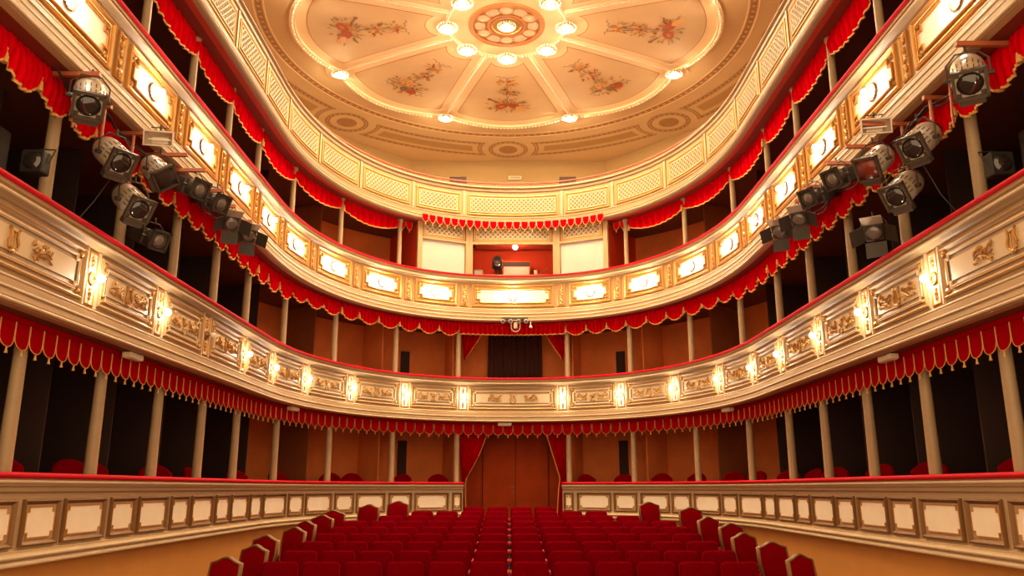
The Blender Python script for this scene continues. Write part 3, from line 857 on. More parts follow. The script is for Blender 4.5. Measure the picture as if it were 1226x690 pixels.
# ------------------------------------------------------------------ top balcony (lattice panels)
BT = thing('balcony', 'top balcony, cream front with white lattice panels under the ceiling', 'balcony')
mb = MB()
sweep(mb, [(-0.02, 7.80), (0.0, 7.78), (0.0, 7.74), (-0.03, 7.72), (-0.03, 7.66), (-0.06, 7.63), (-0.06, 6.95), (-0.04, 6.94), (-0.04, 6.90), (-0.01, 6.88), (-0.01, 6.82), (0.02, 6.80), (0.02, 6.74),
           (0.045, 6.72), (0.045, 6.67), (0.02, 6.65), (-0.06, 6.645), (-0.10, 6.66), (-2.0, 6.66), (-2.0, 6.8), (-0.3, 6.8), (-0.3, 7.80)], -END, END)
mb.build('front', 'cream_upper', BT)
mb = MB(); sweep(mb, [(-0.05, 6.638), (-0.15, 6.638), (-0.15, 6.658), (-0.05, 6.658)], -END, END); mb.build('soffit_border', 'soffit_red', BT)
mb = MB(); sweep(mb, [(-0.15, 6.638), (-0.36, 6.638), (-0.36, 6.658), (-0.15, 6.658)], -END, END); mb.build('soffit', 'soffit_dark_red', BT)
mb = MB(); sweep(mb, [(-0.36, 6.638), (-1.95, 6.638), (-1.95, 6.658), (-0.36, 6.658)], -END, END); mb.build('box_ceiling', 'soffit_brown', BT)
mb = MB(); mb.smooth = True
for (w, h, r) in ((0.0, 7.76, 0.02), (-0.035, 6.92, 0.012), (0.015, 6.77, 0.016), (0.04, 6.695, 0.018)):
    sweep(mb, [(w + r*cos(2*pi*k/6), h + r*sin(2*pi*k/6)) for k in range(6)], -END, END)
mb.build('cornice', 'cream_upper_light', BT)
P3 = [1.29, 2.70, 4.40, 6.06, 7.70, 9.20, 10.80, 12.45, 14.1, 15.7, 17.3]
def lattice(mb, a, b, h0, h1, w, pitch=0.115, t=0.011, fn=None):
    """crossing diagonal bars clipped to the rectangle, with thickness"""
    fn = fn or (lambda s, h, ww: F(s, ww, h))
    H = h1 - h0; n = int((b - a + H) / pitch)
    for sgn in (1, -1):
        for k in range(-2, n + 2):
            s0 = a - H + k * pitch
            # line s = s0 + (h - h0) (sgn 1) or mirrored
            p = [(s0, h0), (s0 + H, h1)]
            (x0, y0), (x1, y1) = p
            if x1 <= a or x0 >= b: continue
            if x0 < a: y0 += a - x0; x0 = a
            if x1 > b: y1 -= x1 - b; x1 = b
            if y1 - y0 < 0.01: continue
            if sgn < 0: x0, x1 = a + b - x0, a + b - x1
            segs = 2 if abs(x1 - x0) > 0.3 else 1
            dx = t * 0.7
            ww = w + (0.004 if sgn > 0 else 0.0)
            rings = []
            for q in range(segs + 1):
                x = x0 + (x1 - x0)*q/segs; y = y0 + (y1 - y0)*q/segs
                rings.append([fn(x - dx, y + dx*sgn, ww), fn(x - dx, y + dx*sgn, ww + 0.008), fn(x + dx, y - dx*sgn, ww + 0.008), fn(x + dx, y - dx*sgn, ww)])
            mb.loft(rings, True)
def l3_panel(a, b):
    mb = MB(); ring(mb, a, b, 6.99, 7.55, [(0, -0.06), (0, -0.04), (0.02, -0.034), (0.045, -0.05)]); pn = mb.build('panel', 'gilt_line', BT)
    i = 0.085
    mb = MB(); plate(mb, a + i, b - i, 6.99 + i, 7.55 - i, -0.052); mb.build('panel_back', 'lattice_back', pn)
    mb = MB(); ring(mb, a + i - 0.015, b - i + 0.015, 6.99 + i - 0.015, 7.55 - i + 0.015, [(0, -0.06), (0, -0.036), (0.02, -0.036), (0.02, -0.05)])
    lattice(mb, a + i, b - i, 6.99 + i, 7.55 - i, -0.048)
    mb.build('lattice', 'lattice_white', pn)
l3_panel(-P3[0] + 0.1, P3[0] - 0.1)
for sg in (-1, 1):
    for k in range(len(P3) - 1):
        a, b = P3[k] + 0.1, P3[k+1] - 0.1
        if sg < 0: a, b = -b, -a
        l3_panel(a, b)
    for s0 in P3:
        s = s0 * sg
        mb = MB(); sbox(mb, s - 0.03, s + 0.03, 6.95, 7.63, -0.065, -0.035); mb.build('pilaster', 'cream_upper_light', BT)
# railing behind the top edge
gr = thing('gallery_railing', 'thin dark red rail on posts above the top balcony', 'railing')
mb = MB(); 
sweep(mb, [(-0.14, 7.93), (-0.18, 7.93), (-0.18, 7.96), (-0.14, 7.96)], -END, END); mb.build('handrail', 'rail_red', gr)
mb = MB(); sweep(mb, [(-0.02, 7.79), (-0.24, 7.79), (-0.24, 7.825), (-0.02, 7.825)], -END, END); mb.build('lower_rail', 'rail_red', gr)
for sg in (-1, 1):
    for s in (0.48, 2.95, 4.95, 7.2, 9.6, 12.0, 14.4, 16.8):
        mb = MB(); sbox(mb, sg*s - 0.012, sg*s + 0.012, 7.8, 7.94, -0.175, -0.145); mb.build('post', 'rail_red', gr)
for sg in (-1, 1):
    mb = MB(); q = F(sg * 1.25, -1.0, 0); mb.box((q[0], q[1], 7.62), (0.46, 0.3, 1.44)); mb.box((q[0], q[1] - 0.16, 7.55), (0.38, 0.03, 1.1))
    tag(mb.build('gallery_cabinet', 'dark_gap'), 'dark cabinet behind the gallery rail, %s of the centre' % SIDE[sg], 'cabinet')
mb = MB(); mb.rbox((0.08, 24.97, 9.80 - 0.02), (0.42, 0.06, 0.12), 0.02)
lx = thing('wall_light', 'small white lamp box on the gallery rear wall', 'lamp', (0.07, 24.97, 9.98))
mb = MB(); mb.rbox((0, -0.03, 0), (0.44, 0.06, 0.13), 0.02); mb.build('housing', 'sign_white', lx)
mb = MB(); mb.box((0, -0.065, 0), (0.34, 0.012, 0.06)); mb.build('lamp_cover', 'grey_box', lx)

# ------------------------------------------------------------------ columns
def column_mesh(z0, z1, r):
    mb = MB(); mb.smooth = True
    H = z1 - z0
    mb.lathe([(r*1.35, 0), (r*1.35, 0.05), (r*1.05, 0.09), (r, 0.13), (r*0.98, H*0.4), (r*0.86, H - 0.16), (r*0.9, H - 0.15), (r*0.9, H - 0.13), (r*0.86, H - 0.12), (r*1.1, H - 0.04), (r*1.2, H - 0.03), (r*1.2, H)], 14)
    return mb
tn = {0: 'ground floor boxes', 1: 'boxes of the lowest balcony', 2: 'boxes of the middle balcony'}
for t, z0, z1, r in ((0, -0.675, 1.582, 0.072), (1, 1.765, 4.125, 0.07), (2, 4.325, 6.64, 0.062)):
    me = None
    for sg in (-1, 1):
        for k, s in enumerate(COLS):
            if t == 2 and k == 0: continue
            lb = 'slim cream column in the %s, %s one %s of the centre' % (tn[t], ORD[k + (0 if t == 2 else 1)], SIDE[sg])
            p = F(sg * s, -0.36, z0)
            if me is None:
                o = column_mesh(z0, z1, r).build('column', 'column_paint'); me = o.data
            else:
                o = bpy.data.objects.new('column', me); COL.objects.link(o)
            o.location = p
            tag(o, lb, 'column', 'columns of the ' + tn[t], 'thing')

# ------------------------------------------------------------------ scalloped pelmet over the ground boxes
pel = thing('pelmet', 'long red scalloped pelmet with gold tassels under the lowest balcony', 'pelmet')
TP = 0.235
tab_me = edge_me = tas_me = None
def tab_meshes(W, Ht, name_cloth):
    """scallop in local x (width), y (depth, - is towards the hall), z down from 0"""
    mb = MB(); n = 8; hw = W / 2 * (0.97 if W > 0.22 else 0.86)
    k_ = 1.05 if W > 0.22 else 1.7
    st = Ht - hw * k_
    out = [(-hw, 0.0), (-hw, -st)]
    for k in range(1, n): 
        a = pi * k / n; out.append((-hw * cos(a), -st - hw * k_ * sin(a) ** 0.9))
    out += [(hw, -st), (hw, 0.0)]
    def yy(x): return -0.012 + 0.016 * (x / hw) ** 2
    f = [(x, yy(x), z) for x, z in out]; b = [(x, yy(x) + 0.008, z) for x, z in out]
    mb.loft([f, b], True, True, True)
    o1 = mb.build('scallop', name_cloth)
    mb = MB(); mb.tube([(x, yy(x) - 0.004, z) for x, z in out], 0.0055, 4); o2 = mb.build('gold_edging', 'trim_gold')
    mb = MB(); L = -Ht - 0.004
    mb.lathe([(0.004, L + 0.004), (0.012, L - 0.006), (0.008, L - 0.018), (0.016, L - 0.05), (0.0165, L - 0.055)], 6, None, (0, -0.012, 0)); o3 = mb.build('tassel', 'trim_gold')
    out = (o1.data, o2.data, o3.data)
    for o in (o1, o2, o3): bpy.data.objects.remove(o)
    return out
def tab_row(parent, s_list, w, htop, meshes):
    for s in s_list:
        M = frame_at(s, w, htop)
        o = bpy.data.objects.new('scallop', meshes[0]); COL.objects.link(o); o.parent = parent
        o.location = M.translation; o.rotation_euler = M.to_euler()
        for nm, me in (('gold_edging', meshes[1]), ('tassel', meshes[2])):
            c = bpy.data.objects.new(nm, me); COL.objects.link(c); c.parent = o
ms = tab_meshes(TP, 0.30, 'cloth_red_dark')
nt = int(18.6 / TP)
tab_row(pel, [TP * (k + 0.5) * sg for sg in (-1, 1) for k in range(nt)], -0.26, 1.575, ms)
mb = MB(); sweep(mb, [(-0.242, 1.584), (-0.242, 1.53), (-0.254, 1.53), (-0.254, 1.584)], -18.6, 18.6); mb.build('heading', 'cloth_red_dark', pel)

# short pelmet over the control booth
pb = thing('pelmet', 'short red scalloped pelmet over the control booth window', 'pelmet')
ms2 = tab_meshes(0.208, 0.22, 'cloth_red')
tab_row(pb, [0.208 * (k + 0.5) * sg for sg in (-1, 1) for k in range(12)], 0.065, 6.79, ms2)
for sg in (-1, 1):
    pr = thing('pelmet', 'three red scallops turning the corner %s of the control booth' % SIDE[sg], 'pelmet')
    tab_row(pr, [sg * (2.62 + 0.19 * k) for k in range(2)], -0.34, 6.63, ms2)

# ------------------------------------------------------------------ gathered valances
def valance(sA, sB, htop, hbot, w, n, lb, group, straight=False, folds=6, sag=0.46):
    """n scallops between sA and sB; a cloth sheet, a gold trim and tassels"""
    mb = MB(); mb.smooth = True
    NX = 36 * n if not straight else 130; NY = 8
    rnd = random.Random(int(abs(sA * 100)))
    D = htop - hbot; ph = rnd.uniform(0, 6)
    grid = []; bottoms = []
    for i in range(NX + 1):
        g = i / NX; s = sA + (sB - sA) * g; a = (g * n) % 1.0
        if i == NX: a = 1.0
        dep = D if straight else D * (1 - sag + sag * max(0.0, sin(pi * a)) ** 0.8)
        colp = []
        for j in range(NY + 1):
            v = j / NY
            fold = (0.010 + (0.052 if n > 1 or straight else 0.060) * sin(pi * min(v * 1.02, 1.0)) ** 0.8 + (0.03 * v if straight else 0.008 * v)) * sin(2 * pi * folds * g * n + ph + 0.5 * sin(3 * v + 5 * g)) + 0.012 * sin(2*pi*folds*2.3*g*n + ph)
            belly = 0.03 * sin(pi * a) * v if not straight else 0
            colp.append((s, w + fold + belly, htop - dep * v))
        grid.append(colp); bottoms.append(colp[-1])
    base = [mb.pts([F(*q) for q in c]) for c in grid]
    for c0, c1 in zip(base, base[1:]):
        for j in range(NY): mb.face((c0 + j, c1 + j, c1 + j + 1, c0 + j + 1))
    o = tag(mb.build('valance', 'cloth_red'), lb, 'valance', group)
    mb = MB(); mb.smooth = True
    r0 = []
    for (s, ww, h) in bottoms:
        r0.append([F(s, ww - 0.006, h + 0.016), F(s, ww + 0.008, h + 0.016), F(s, ww + 0.008, h - 0.014), F(s, ww - 0.006, h - 0.014)])
    mb.loft(r0, True, True, True); mb.build('gold_fringe', 'trim_gold', o)
    if not straight:
        for k in range(n + 1):
            if k == n and True: continue
            i = min(NX, k * 36); s, ww, h = bottoms[i]
            c = F(s, ww + 0.02, h + 0.03)
            mb = MB(); mb.lathe([(0.006, 0.05), (0.022, 0.03), (0.014, 0.005), (0.026, -0.02), (0.034, -0.11), (0.034, -0.115)], 7, None, c); mb.build('tassel', 'trim_gold', o)
    return o
for sg in (-1, 1):
    for k in range(len(COLS) - 1):
        a, b = COLS[k], COLS[k + 1]
        if sg < 0: a, b = -b, -a
        valance(a, b, 4.13, 3.76 if k < 3 else 3.68, -0.24, 3, 'red swagged valance over the lowest balcony boxes, %s bay %s of centre' % (ORD[k + 1], SIDE[sg]), 'swags under the middle balcony')
        if k >= 1:
            if k == 1: a, b = (2.95, COLS[2]) if sg > 0 else (-COLS[2], -2.95)
            valance(a, b, 6.645, 6.24 if k < 3 else 6.17, -0.34, 1, 'long red swag over the middle balcony boxes, %s bay %s of the booth' % (ORD[k], SIDE[sg]), 'swags under the top balcony', folds=9, sag=0.42)
            m = (a + b) / 2
valance(-1.3, 1.3, 4.13, 3.82, -0.24, 1, 'straight pleated red valance over the centre box of the lowest balcony', None, straight=True, folds=22)

# ------------------------------------------------------------------ curtains
def curtain(name, lb, top, keys, y, folds, mats='cloth_red', edge=1, amp=0.05):
    """keys: list of (z, x_left, x_right); folds run down the cloth; edge = side with gold braid"""
    mb = MB(); mb.smooth = True
    NX, NZ = 110, 24
    def at(z):
        for (z0, l0, r0), (z1, l1, r1) in zip(keys, keys[1:]):
            if z <= z0 and z >= z1:
                t = (z0 - z) / (z0 - z1); return l0 + (l1 - l0) * t, r0 + (r1 - r0) * t
        return keys[-1][1:]
    zt, zb = keys[0][0], keys[-1][0]; grid = []
    for i in range(NX + 1):
        g = i / NX; c = []
        for j in range(NZ + 1):
            z = zt + (zb - zt) * j / NZ; l, r = at(z)
            c.append((l + (r - l) * g, y + amp * sin(2*pi*folds*g) + 0.02 * sin(2*pi*folds*0.37*g + 1), z))
        grid.append(c)
    base = [mb.pts(c) for c in grid]
    for c0, c1 in zip(base, base[1:]):
        for j in range(NZ): mb.face((c0 + j, c1 + j, c1 + j + 1, c0 + j + 1))
    o = tag(mb.build(name, mats), lb, 'curtain')
    if edge:
        mb = MB(); e = grid[-1] if edge > 0 else grid[0]
        mb.tube([(p[0], p[1] - 0.01, p[2]) for p in e], 0.012, 5); mb.build('gold_braid', 'trim_gold', o)
    return o
def arc(z0, z1, l0, l1, r0, r1, n=8, e=1.5):
    out = []
    for k in range(n + 1):
        t = k / n; out.append((z0 + (z1 - z0) * t, l0 + (l1 - l0) * t, r0 + (r1 - r0) * (t ** e)))
    return out
fz = floor_z(20.6)
kl = arc(1.56, 0.22, -1.36, -1.28, -0.62, -1.17) + [(0.0, -1.27, -1.19), (fz + 0.03, -1.30, -1.15)]
curtain('door_curtain', 'red curtain tied back at the left side of the central door', 0, kl, 20.55, 9, edge=1)
kr = [(z, 0.06 - r + 0.02, 0.06 - l) for z, l, r in arc(1.56, 0.22, -1.36, -1.28, -0.68, -1.10, e=0.95) + [(0.0, -1.27, -1.06), (fz + 0.03, -1.30, -0.98)]]
curtain('door_curtain', 'red curtain hanging at the right side of the central door', 0, kr, 20.55, 9, edge=-1)
kl = arc(4.08, 3.30, -1.34, -1.28, -0.75, -1.20, e=1.3) + [(3.22, -1.27, -1.22)]
curtain('box_curtain', 'short red curtain tied at the left column of the centre box', 0, kl, 20.6, 5, edge=1)
kr = [(z, 0.04 - r, 0.04 - l) for z, l, r in kl]
curtain('box_curtain', 'short red curtain tied at the right column of the centre box', 0, kr, 20.6, 5, edge=-1)
curtain('rear_drape', 'dark brown pleated drape at the rear of the centre box', 0, [(4.10, -0.68, 0.80), (1.80, -0.70, 0.82)], 21.85, 12, 'drape_brown', 0, 0.05)

# ------------------------------------------------------------------ control booth in the middle balcony
bo = thing('control_booth', 'cream control booth front with lattice transoms and white blinds', 'booth')
def lerp2(A, B, t): return (A[0] + (B[0]-A[0])*t, A[1] + (B[1]-A[1])*t)
fc = [F(-2.46, -0.15, 0)[:2], F(-1.12, -0.15, 0)[:2], F(1.12, -0.15, 0)[:2], F(2.46, -0.15, 0)[:2]]
ZB0, ZB1 = 5.347, 6.636
def flat_map(A, B):
    A, B = Vector(A), Vector(B); t = (B - A).normalized(); n = Vector((t.y, -t.x))   # n towards the hall
    return (B - A).length, (lambda x, w, z: (A.x + t.x*x + n.x*w, A.y + t.y*x + n.y*w, z))
def fbox(mb, fm, x0, x1, z0, z1, w0, w1):
    mb.loft([[fm(x0, w0, z), fm(x1, w0, z), fm(x1, w1, z), fm(x0, w1, z)] for z in (z0, z1)], True, True, True)
for k in range(3):
    A, B = fc[k], fc[k + 1]; L, fm = flat_map(A, B)
    p = 0.10
    mb = MB(); fbox(mb, fm, -0.02, p, ZB0, ZB1, -0.05, 0.04); mb.build('post', 'cream', bo)
    mb = MB(); fbox(mb, fm, L - p, L + 0.02, ZB0, ZB1, -0.05, 0.04); mb.build('post', 'cream', bo)
    mb = MB(); fbox(mb, fm, p, L - p, 6.19, 6.25, -0.05, 0.035); mb.build('transom_rail', 'cream', bo)
    mb = MB(); fbox(mb, fm, p, L - p, 6.25, ZB1, -0.05, 0.0); tp = mb.build('transom', 'lattice_back', bo)
    mb = MB()
    x0, x1, z0, z1 = p + 0.03, L - p - 0.03, 6.265, 6.635
    for (a, b, c, d_) in ((x0, x1, z0, z0 + 0.03), (x0, x1, z1 - 0.03, z1), (x0, x0 + 0.03, z0, z1), (x1 - 0.03, x1, z0, z1)): fbox(mb, fm, a, b, c, d_, 0.0, 0.02)
    mb.build('transom_frame', 'gilt_line', tp)
    mb = MB(); lattice(mb, x0 + 0.06, x1 - 0.06, z0 + 0.06, z1 - 0.03, 0.002, 0.13, 0.012, lambda s, h, ww: fm(s, ww, h))
    for (a, b, c, d_) in ((x0 + 0.05, x1 - 0.05, z0 + 0.05, z0 + 0.07), (x0 + 0.05, x0 + 0.07, z0 + 0.05, z1 - 0.03), (x1 - 0.07, x1 - 0.05, z0 + 0.05, z1 - 0.03)): fbox(mb, fm, a, b, c, d_, 0.0, 0.018)
    mb.build('lattice', 'lattice_white', tp)
    if k != 1:
        mb = MB()
        NS = 34
        for q in range(NS):
            z = 5.36 + (6.19 - 5.36) * q / NS
            fbox(mb, fm, p + 0.01, L - p - 0.01, z, z + 0.83 / NS - 0.002, -0.03, -0.018)
        mb.build('blind', 'blind_white', bo)
    else:
        mb = MB(); fbox(mb, fm, p, L - p, ZB0, ZB0 + 0.02, -0.05, 0.03); mb.build('window_sill', 'cream', bo)
# booth interior
mb = MB(); sweep(mb, [(-1.88, 4.35), (-1.90, 4.35), (-1.90, 6.62), (-1.88, 6.62)], -2.38, 2.38, True, True); tag(mb.build('wall_booth', 'box_red'), kind='structure')
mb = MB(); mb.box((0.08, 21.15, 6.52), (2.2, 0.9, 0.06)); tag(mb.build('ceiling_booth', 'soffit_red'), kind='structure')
bl = thing('ceiling_light', 'bare round lamp under the control booth ceiling', 'lamp', (0.065, 20.80, 6.49))
mb = MB(); mb.lathe([(0.07, 0), (0.06, -0.03), (0.02, -0.05), (0.02, -0.11)], 12); mb.build('base', 'sign_white', bl)
mb = MB(); mb.smooth = True; mb.blob((0, 0, -0.17), (0.065, 0.065, 0.065), 0, 10, 8); mb.build('globe', 'bulb_booth', bl)
bc = thing('control_cabinet', 'dark cabinet with a grey console front inside the control booth', 'cabinet', (0.10, 21.6, 4.34))
mb = MB(); mb.box((0, 0, 0.89), (0.78, 0.3, 1.78)); mb.build('body', 'door_brown', bc)
mb = MB(); mb.box((0, -0.16, 1.44), (0.70, 0.02, 0.34)); mb.build('console_front', 'grey_box', bc)
mb = MB(); mb.box((0, -0.16, 1.69), (0.74, 0.02, 0.12)); mb.build('dark_slot', 'dark_gap', bc)
mb = MB(); mb.rbox((-0.92, 20.75, 4.34 + 0.65), (0.24, 0.3, 1.3), 0.03); o = mb.build('speaker_cabinet', 'grey_box'); tag(o, 'cream grey cabinet at the left edge of the booth opening', 'cabinet')
mb = MB(); mb.box((-0.92, 20.59, 5.45), (0.18, 0.02, 0.3)); mb.build('front_grille', 'blind_white', o)
fs = thing('follow_spot', 'black follow spot standing in the control booth window', 'spotlight', (-0.41, 20.55, 4.59))
mb = MB(); mb.lathe([(0.20, -0.25), (0.20, -0.21), (0.025, -0.19), (0.025, 1.02)], 10); mb.build('stand', 'dark_metal', fs)
mb = MB(); mb.torus(0.16, 0.014, 14, 5, Matrix.Rotation(pi/2, 3, 'X'), (0, 0, 1.18), pi, 2*pi); mb.build('yoke', 'dark_metal', fs)
mb = MB(); mb.smooth = True
mb.lathe([(0.10, -0.22), (0.13, -0.18), (0.14, 0.1), (0.12, 0.14), (0.12, 0.2), (0.08, 0.2), (0.08, 0.17)], 14, Matrix.Rotation(radians(75), 3, 'X'), (0, 0, 1.20)); mb.build('lamp_housing', 'dark_metal', fs)
mb = MB(); mb.box((0.07, -0.02, 1.36), (0.02, 0.1, 0.08)); mb.box((-0.02, -0.04, 1.37), (0.02, 0.12, 0.06)); mb.build('colour_changer', 'grey_metal', fs)
mb = MB(); mb.lathe([(0.085, 0), (0.06, 0.02), (0.02, 0.03)], 12, Matrix.Rotation(radians(75), 3, 'X'), (0, -0.165, 1.16)); mb.build('lens', 'lens_grey', fs)
tb = thing('mixing_desk', 'small sloping desk with a folded arm lamp in the booth', 'desk', (0.74, 20.8, 4.50))
mb = MB(); mb.box((0, 0, 0.42), (0.42, 0.3, 1.16)); mb.build('body', 'door_brown', tb)
mb = MB(); mb.box((0.02, -0.02, 1.02), (0.40, 0.30, 0.03), Matrix.Rotation(0.1, 3, 'X')); mb.build('top', 'gold_dark', tb)
mb = MB(); mb.rbox((-0.13, -0.05, 1.09), (0.09, 0.1, 0.13), 0.02); mb.build('switch_box', 'sign_white', tb)
mb = MB(); mb.tube([(-0.05, -0.05, 1.06), (0.20, -0.05, 1.22)], 0.012, 6); mb.build('lamp_arm', 'gold_dark', tb)

# small effects lantern on the centre of the middle balcony
ef = thing('lantern_bar', 'small bar of four blue lenses under the middle balcony centre', 'lantern', (0.05, 19.93, 4.14))
mb = MB(); mb.box((0, 0, 0.03), (0.66, 0.08, 0.05)); mb.box((-0.2, 0.08, 0.02), (0.04, 0.14, 0.04)); mb.box((0.2, 0.08, 0.02), (0.04, 0.14, 0.04)); mb.build('mounting_plate', 'grey_metal', ef)
for k in range(4):
    x = -0.30 + 0.195 * k
    mb = MB(); mb.lathe([(0.05, 0.05), (0.055, -0.03), (0.045, -0.035)], 12, Matrix.Rotation(radians(108), 3, 'X'), (x, -0.04, -0.045)); hs = mb.build('lens_holder', 'silver', ef)
    mb = MB(); mb.lathe([(0.044, 0.0), (0.03, 0.012), (0.008, 0.018)], 12, Matrix.Rotation(radians(108), 3, 'X'), (x, -0.076, -0.058)); mb.build('lens', 'lens_blue', hs)
mb = MB(); mb.torus(0.11, 0.014, 18, 6, Matrix.Rotation(pi/2, 3, 'X'), (0.02, -0.02, -0.20), pi, 2*pi)
mb.tube([(-0.09, -0.02, -0.20), (-0.09, -0.02, 0.0)], 0.014, 6); mb.tube([(0.13, -0.02, -0.20), (0.13, -0.02, 0.0)], 0.014, 6); mb.build('curved_bracket', 'silver', ef)
mb = MB(); mb.rbox((0.02, -0.02, -0.16), (0.10, 0.07, 0.16), 0.03); mb.build('motor', 'silver', ef)
mb = MB(); mb.lathe([(0.012, 0.16), (0.02, 0.05), (0.045, 0.0), (0.0451, -0.01)], 10, None, (0.40, -0.01, -0.20)); mb.build('bell', 'silver', ef)
mb = MB(); mb.tube([(0.15, -0.02, 0.0), (0.24, -0.02, -0.1), (0.33, -0.02, -0.05), (0.40, -0.01, -0.04)], 0.008, 5); mb.build('cable', 'cable', ef)

# emergency lights below the lowest balcony
for s, lb in ((-12.92, 'far left'), (-6.35, 'left of the centre'), (-0.20, 'over the central door'), (6.15, 'right of the centre'), (12.8, 'far right')):
    M = frame_at(s, -0.13, 1.575)
    t = thing('emergency_light', 'flat cream emergency light under the lowest balcony, ' + lb, 'lamp', M.translation, 0, 'emergency lights under the lowest balcony'); t.rotation_euler = M.to_euler()
    mb = MB(); mb.rbox((0, 0, -0.035), (0.34, 0.11, 0.07), 0.015); mb.build('housing', 'sign_white', t)
    mb = MB(); mb.box((0, 0, -0.074), (0.28, 0.07, 0.01)); mb.build('lamp_cover', 'cream_light', t)

# ------------------------------------------------------------------ stalls seats
def make_seat(lb):
    t = thing('theatre_seat', lb, 'seat', (0, 0, 0), 0, 'red seats in the stalls')
    rx = Matrix.Rotation(radians(-9), 3, 'X')
    mb = MB(); mb.smooth = True; mb.rbox((0, 0.10, 0.60), (0.490, 0.09, 0.50), 0.055, rx, 4, 0.915); mb.build('backrest', 'seat_red', t)
    mb = MB(); mb.rbox((0, -0.13, 0.40), (0.44, 0.13, 0.40), 0.05, Matrix.Rotation(radians(-78), 3, 'X'), 3); mb.build('seat', 'seat_red', t)
    for sg in (-1, 1):
        mb = MB(); mb.rbox((sg * 0.243, -0.06, 0.585), (0.030, 0.36, 0.045), 0.012, None, 2); arm = mb.build('armrest', 'seat_red_trim', t)
        mb = MB(); mb.box((sg * 0.243, -0.04, 0.28), (0.022, 0.26, 0.56)); mb.build('side_panel', 'dark_metal', arm)
    return t
ROWS = []
zc0 = 9.88; dzc = (17.66 - 9.88) / 8
cnt = [12, 12, 12, 12, 12, 12, 10, 8, 4]
first = None
rowname = ['front row', 'second row', 'third row', 'fourth row', 'fifth row', 'sixth row', 'seventh row', 'eighth row', 'rearmost row']
for r in range(9):
    y = 10.40 + (18.3 - 10.40) * r / 8
    n = cnt[r]; xc = -0.04 - 0.005 * r
    for k in range(n):
        x = xc + (k - (n - 1) / 2) * 0.52
        kk = k + 1
        if kk <= n // 2: pos = ('%s from the left' % ORD[kk]) if kk > 1 else 'at the left end'
        else: pos = ('%s from the right' % ORD[n + 1 - kk]) if kk < n else 'at the right end'
        lb = 'red velvet theatre seat in the %s of the stalls, %s' % (rowname[r], pos)
        if first is None: first = make_seat(lb); first.location = (x, y, floor_z(y)); continue
        dup(first, (x, y, floor_z(y)), 0, lb)

# ------------------------------------------------------------------ gilt armchairs along the walls
def crest(x, w):
    """top outline of the shield back"""
    u = abs(x) / w
    return 0.055 * (cos(pi * min(1, u * 1.25)) * 0.5 + 0.5) - 0.018 * max(0, u - 0.75) * 4
def make_armchair(lb):
    t = thing('gilt_chair', lb, 'chair', (0, 0, 0), 0, 'gilt chairs along the walls of the stalls')
    W = 0.24; z0, z1 = 0.50, 0.98
    def outline(g):
        pts = []; n = 12
        for k in range(n + 1):
            x = -W + g + 2 * (W - g) * k / n; pts.append((x, z1 - g + crest(x, W)))
        pts += [(W - g + 0.012, 0.78), (W - g - 0.02, z0 + g), (-W + g + 0.02, z0 + g), (-W + g - 0.012, 0.78)]
        return pts
    def lay(x, z, dy): return (x, 0.20 + (z - 0.45) * 0.16 + dy, z)
    mb = MB(); mb.smooth = True
    mb.loft([[lay(x, z, 0.02) for x, z in outline(0)], [lay(x, z, -0.025) for x, z in outline(0.004)], [lay(x, z, -0.035) for x, z in outline(0.016)], [lay(x, z, -0.02) for x, z in outline(0.03)], [lay(x, z, 0.02) for x, z in outline(0.03)]] , True)
    mb.build('back_frame', 'chair_gilt', t)
    mb = MB(); mb.smooth = True
    mb.loft([[lay(x, z, 0.018) for x, z in outline(0.024)], [lay(x, z, -0.018) for x, z in outline(0.024)], [lay(x, z, -0.035) for x, z in outline(0.05)], [lay(x, z, -0.042) for x, z in outline(0.10)]], True, True, True)
    mb.build('backrest', 'chair_red', t)
    mb = MB(); mb.smooth = True; mb.rbox((0, -0.02, 0.445), (0.48, 0.11, 0.46), 0.06, Matrix.Rotation(radians(90), 3, 'X'), 4); mb.build('seat', 'chair_red', t)
    mb = MB()
    for (cx_, cy_, sx, sy) in ((0, -0.235, 0.46, 0.04), (0, 0.20, 0.44, 0.04), (-0.22, -0.02, 0.04, 0.42), (0.22, -0.02, 0.04, 0.42)): mb.box((cx_, cy_, 0.375), (sx, sy, 0.06))
    mb.build('seat_frame', 'chair_gilt', t)
    for sx in (-1, 1):
        mb = MB(); mb.tube([(sx*0.215, -0.225, 0.36), (sx*0.225, -0.245, 0.25), (sx*0.21, -0.225, 0.0)], [0.026, 0.022, 0.014], 7); mb.build('leg', 'chair_gilt', t)
        mb = MB(); mb.tube([(sx*0.205, 0.20, 0.55), (sx*0.205, 0.19, 0.35), (sx*0.21, 0.25, 0.0)], [0.02, 0.022, 0.014], 7); mb.build('leg', 'chair_gilt', t)
    return t
ARM = [(-3.42, 9.48), (-3.44, 10.52), (-3.60, 11.54), (-3.48, 12.56), (-3.56, 13.52), (-3.48, 14.49), (-3.42, 15.44), (-3.03, 16.74), (-2.51, 17.58),
       (3.54, 9.73), (3.52, 10.83), (3.46, 11.82), (3.61, 13.14), (3.52, 14.20), (3.54, 16.06), (2.98, 17.36)]
rndc = random.Random(3); base = None
for i, (x, y) in enumerate(ARM):
    side = -1 if i < 9 else 1
    k = i if side < 0 else i - 9; n = 9 if side < 0 else 7
    lb = 'red chair with gilt frame by the %s wall of the stalls, %s from the stage' % (SIDE[side], ORD[k + 1])
    rz = -side * (0.55 if y < 15 else 0.25) + rndc.uniform(-0.14, 0.14)
    rz = -rz if False else rz
    if base is None: base = make_armchair(lb); base.location = (x, y, floor_z(y)); base.rotation_euler = (0, 0, -side * -0.5 if False else 0.5 * 1); base.rotation_euler = (0, 0, rz * -1)
    else: dup(base, (x, y, floor_z(y)), -rz, lb)

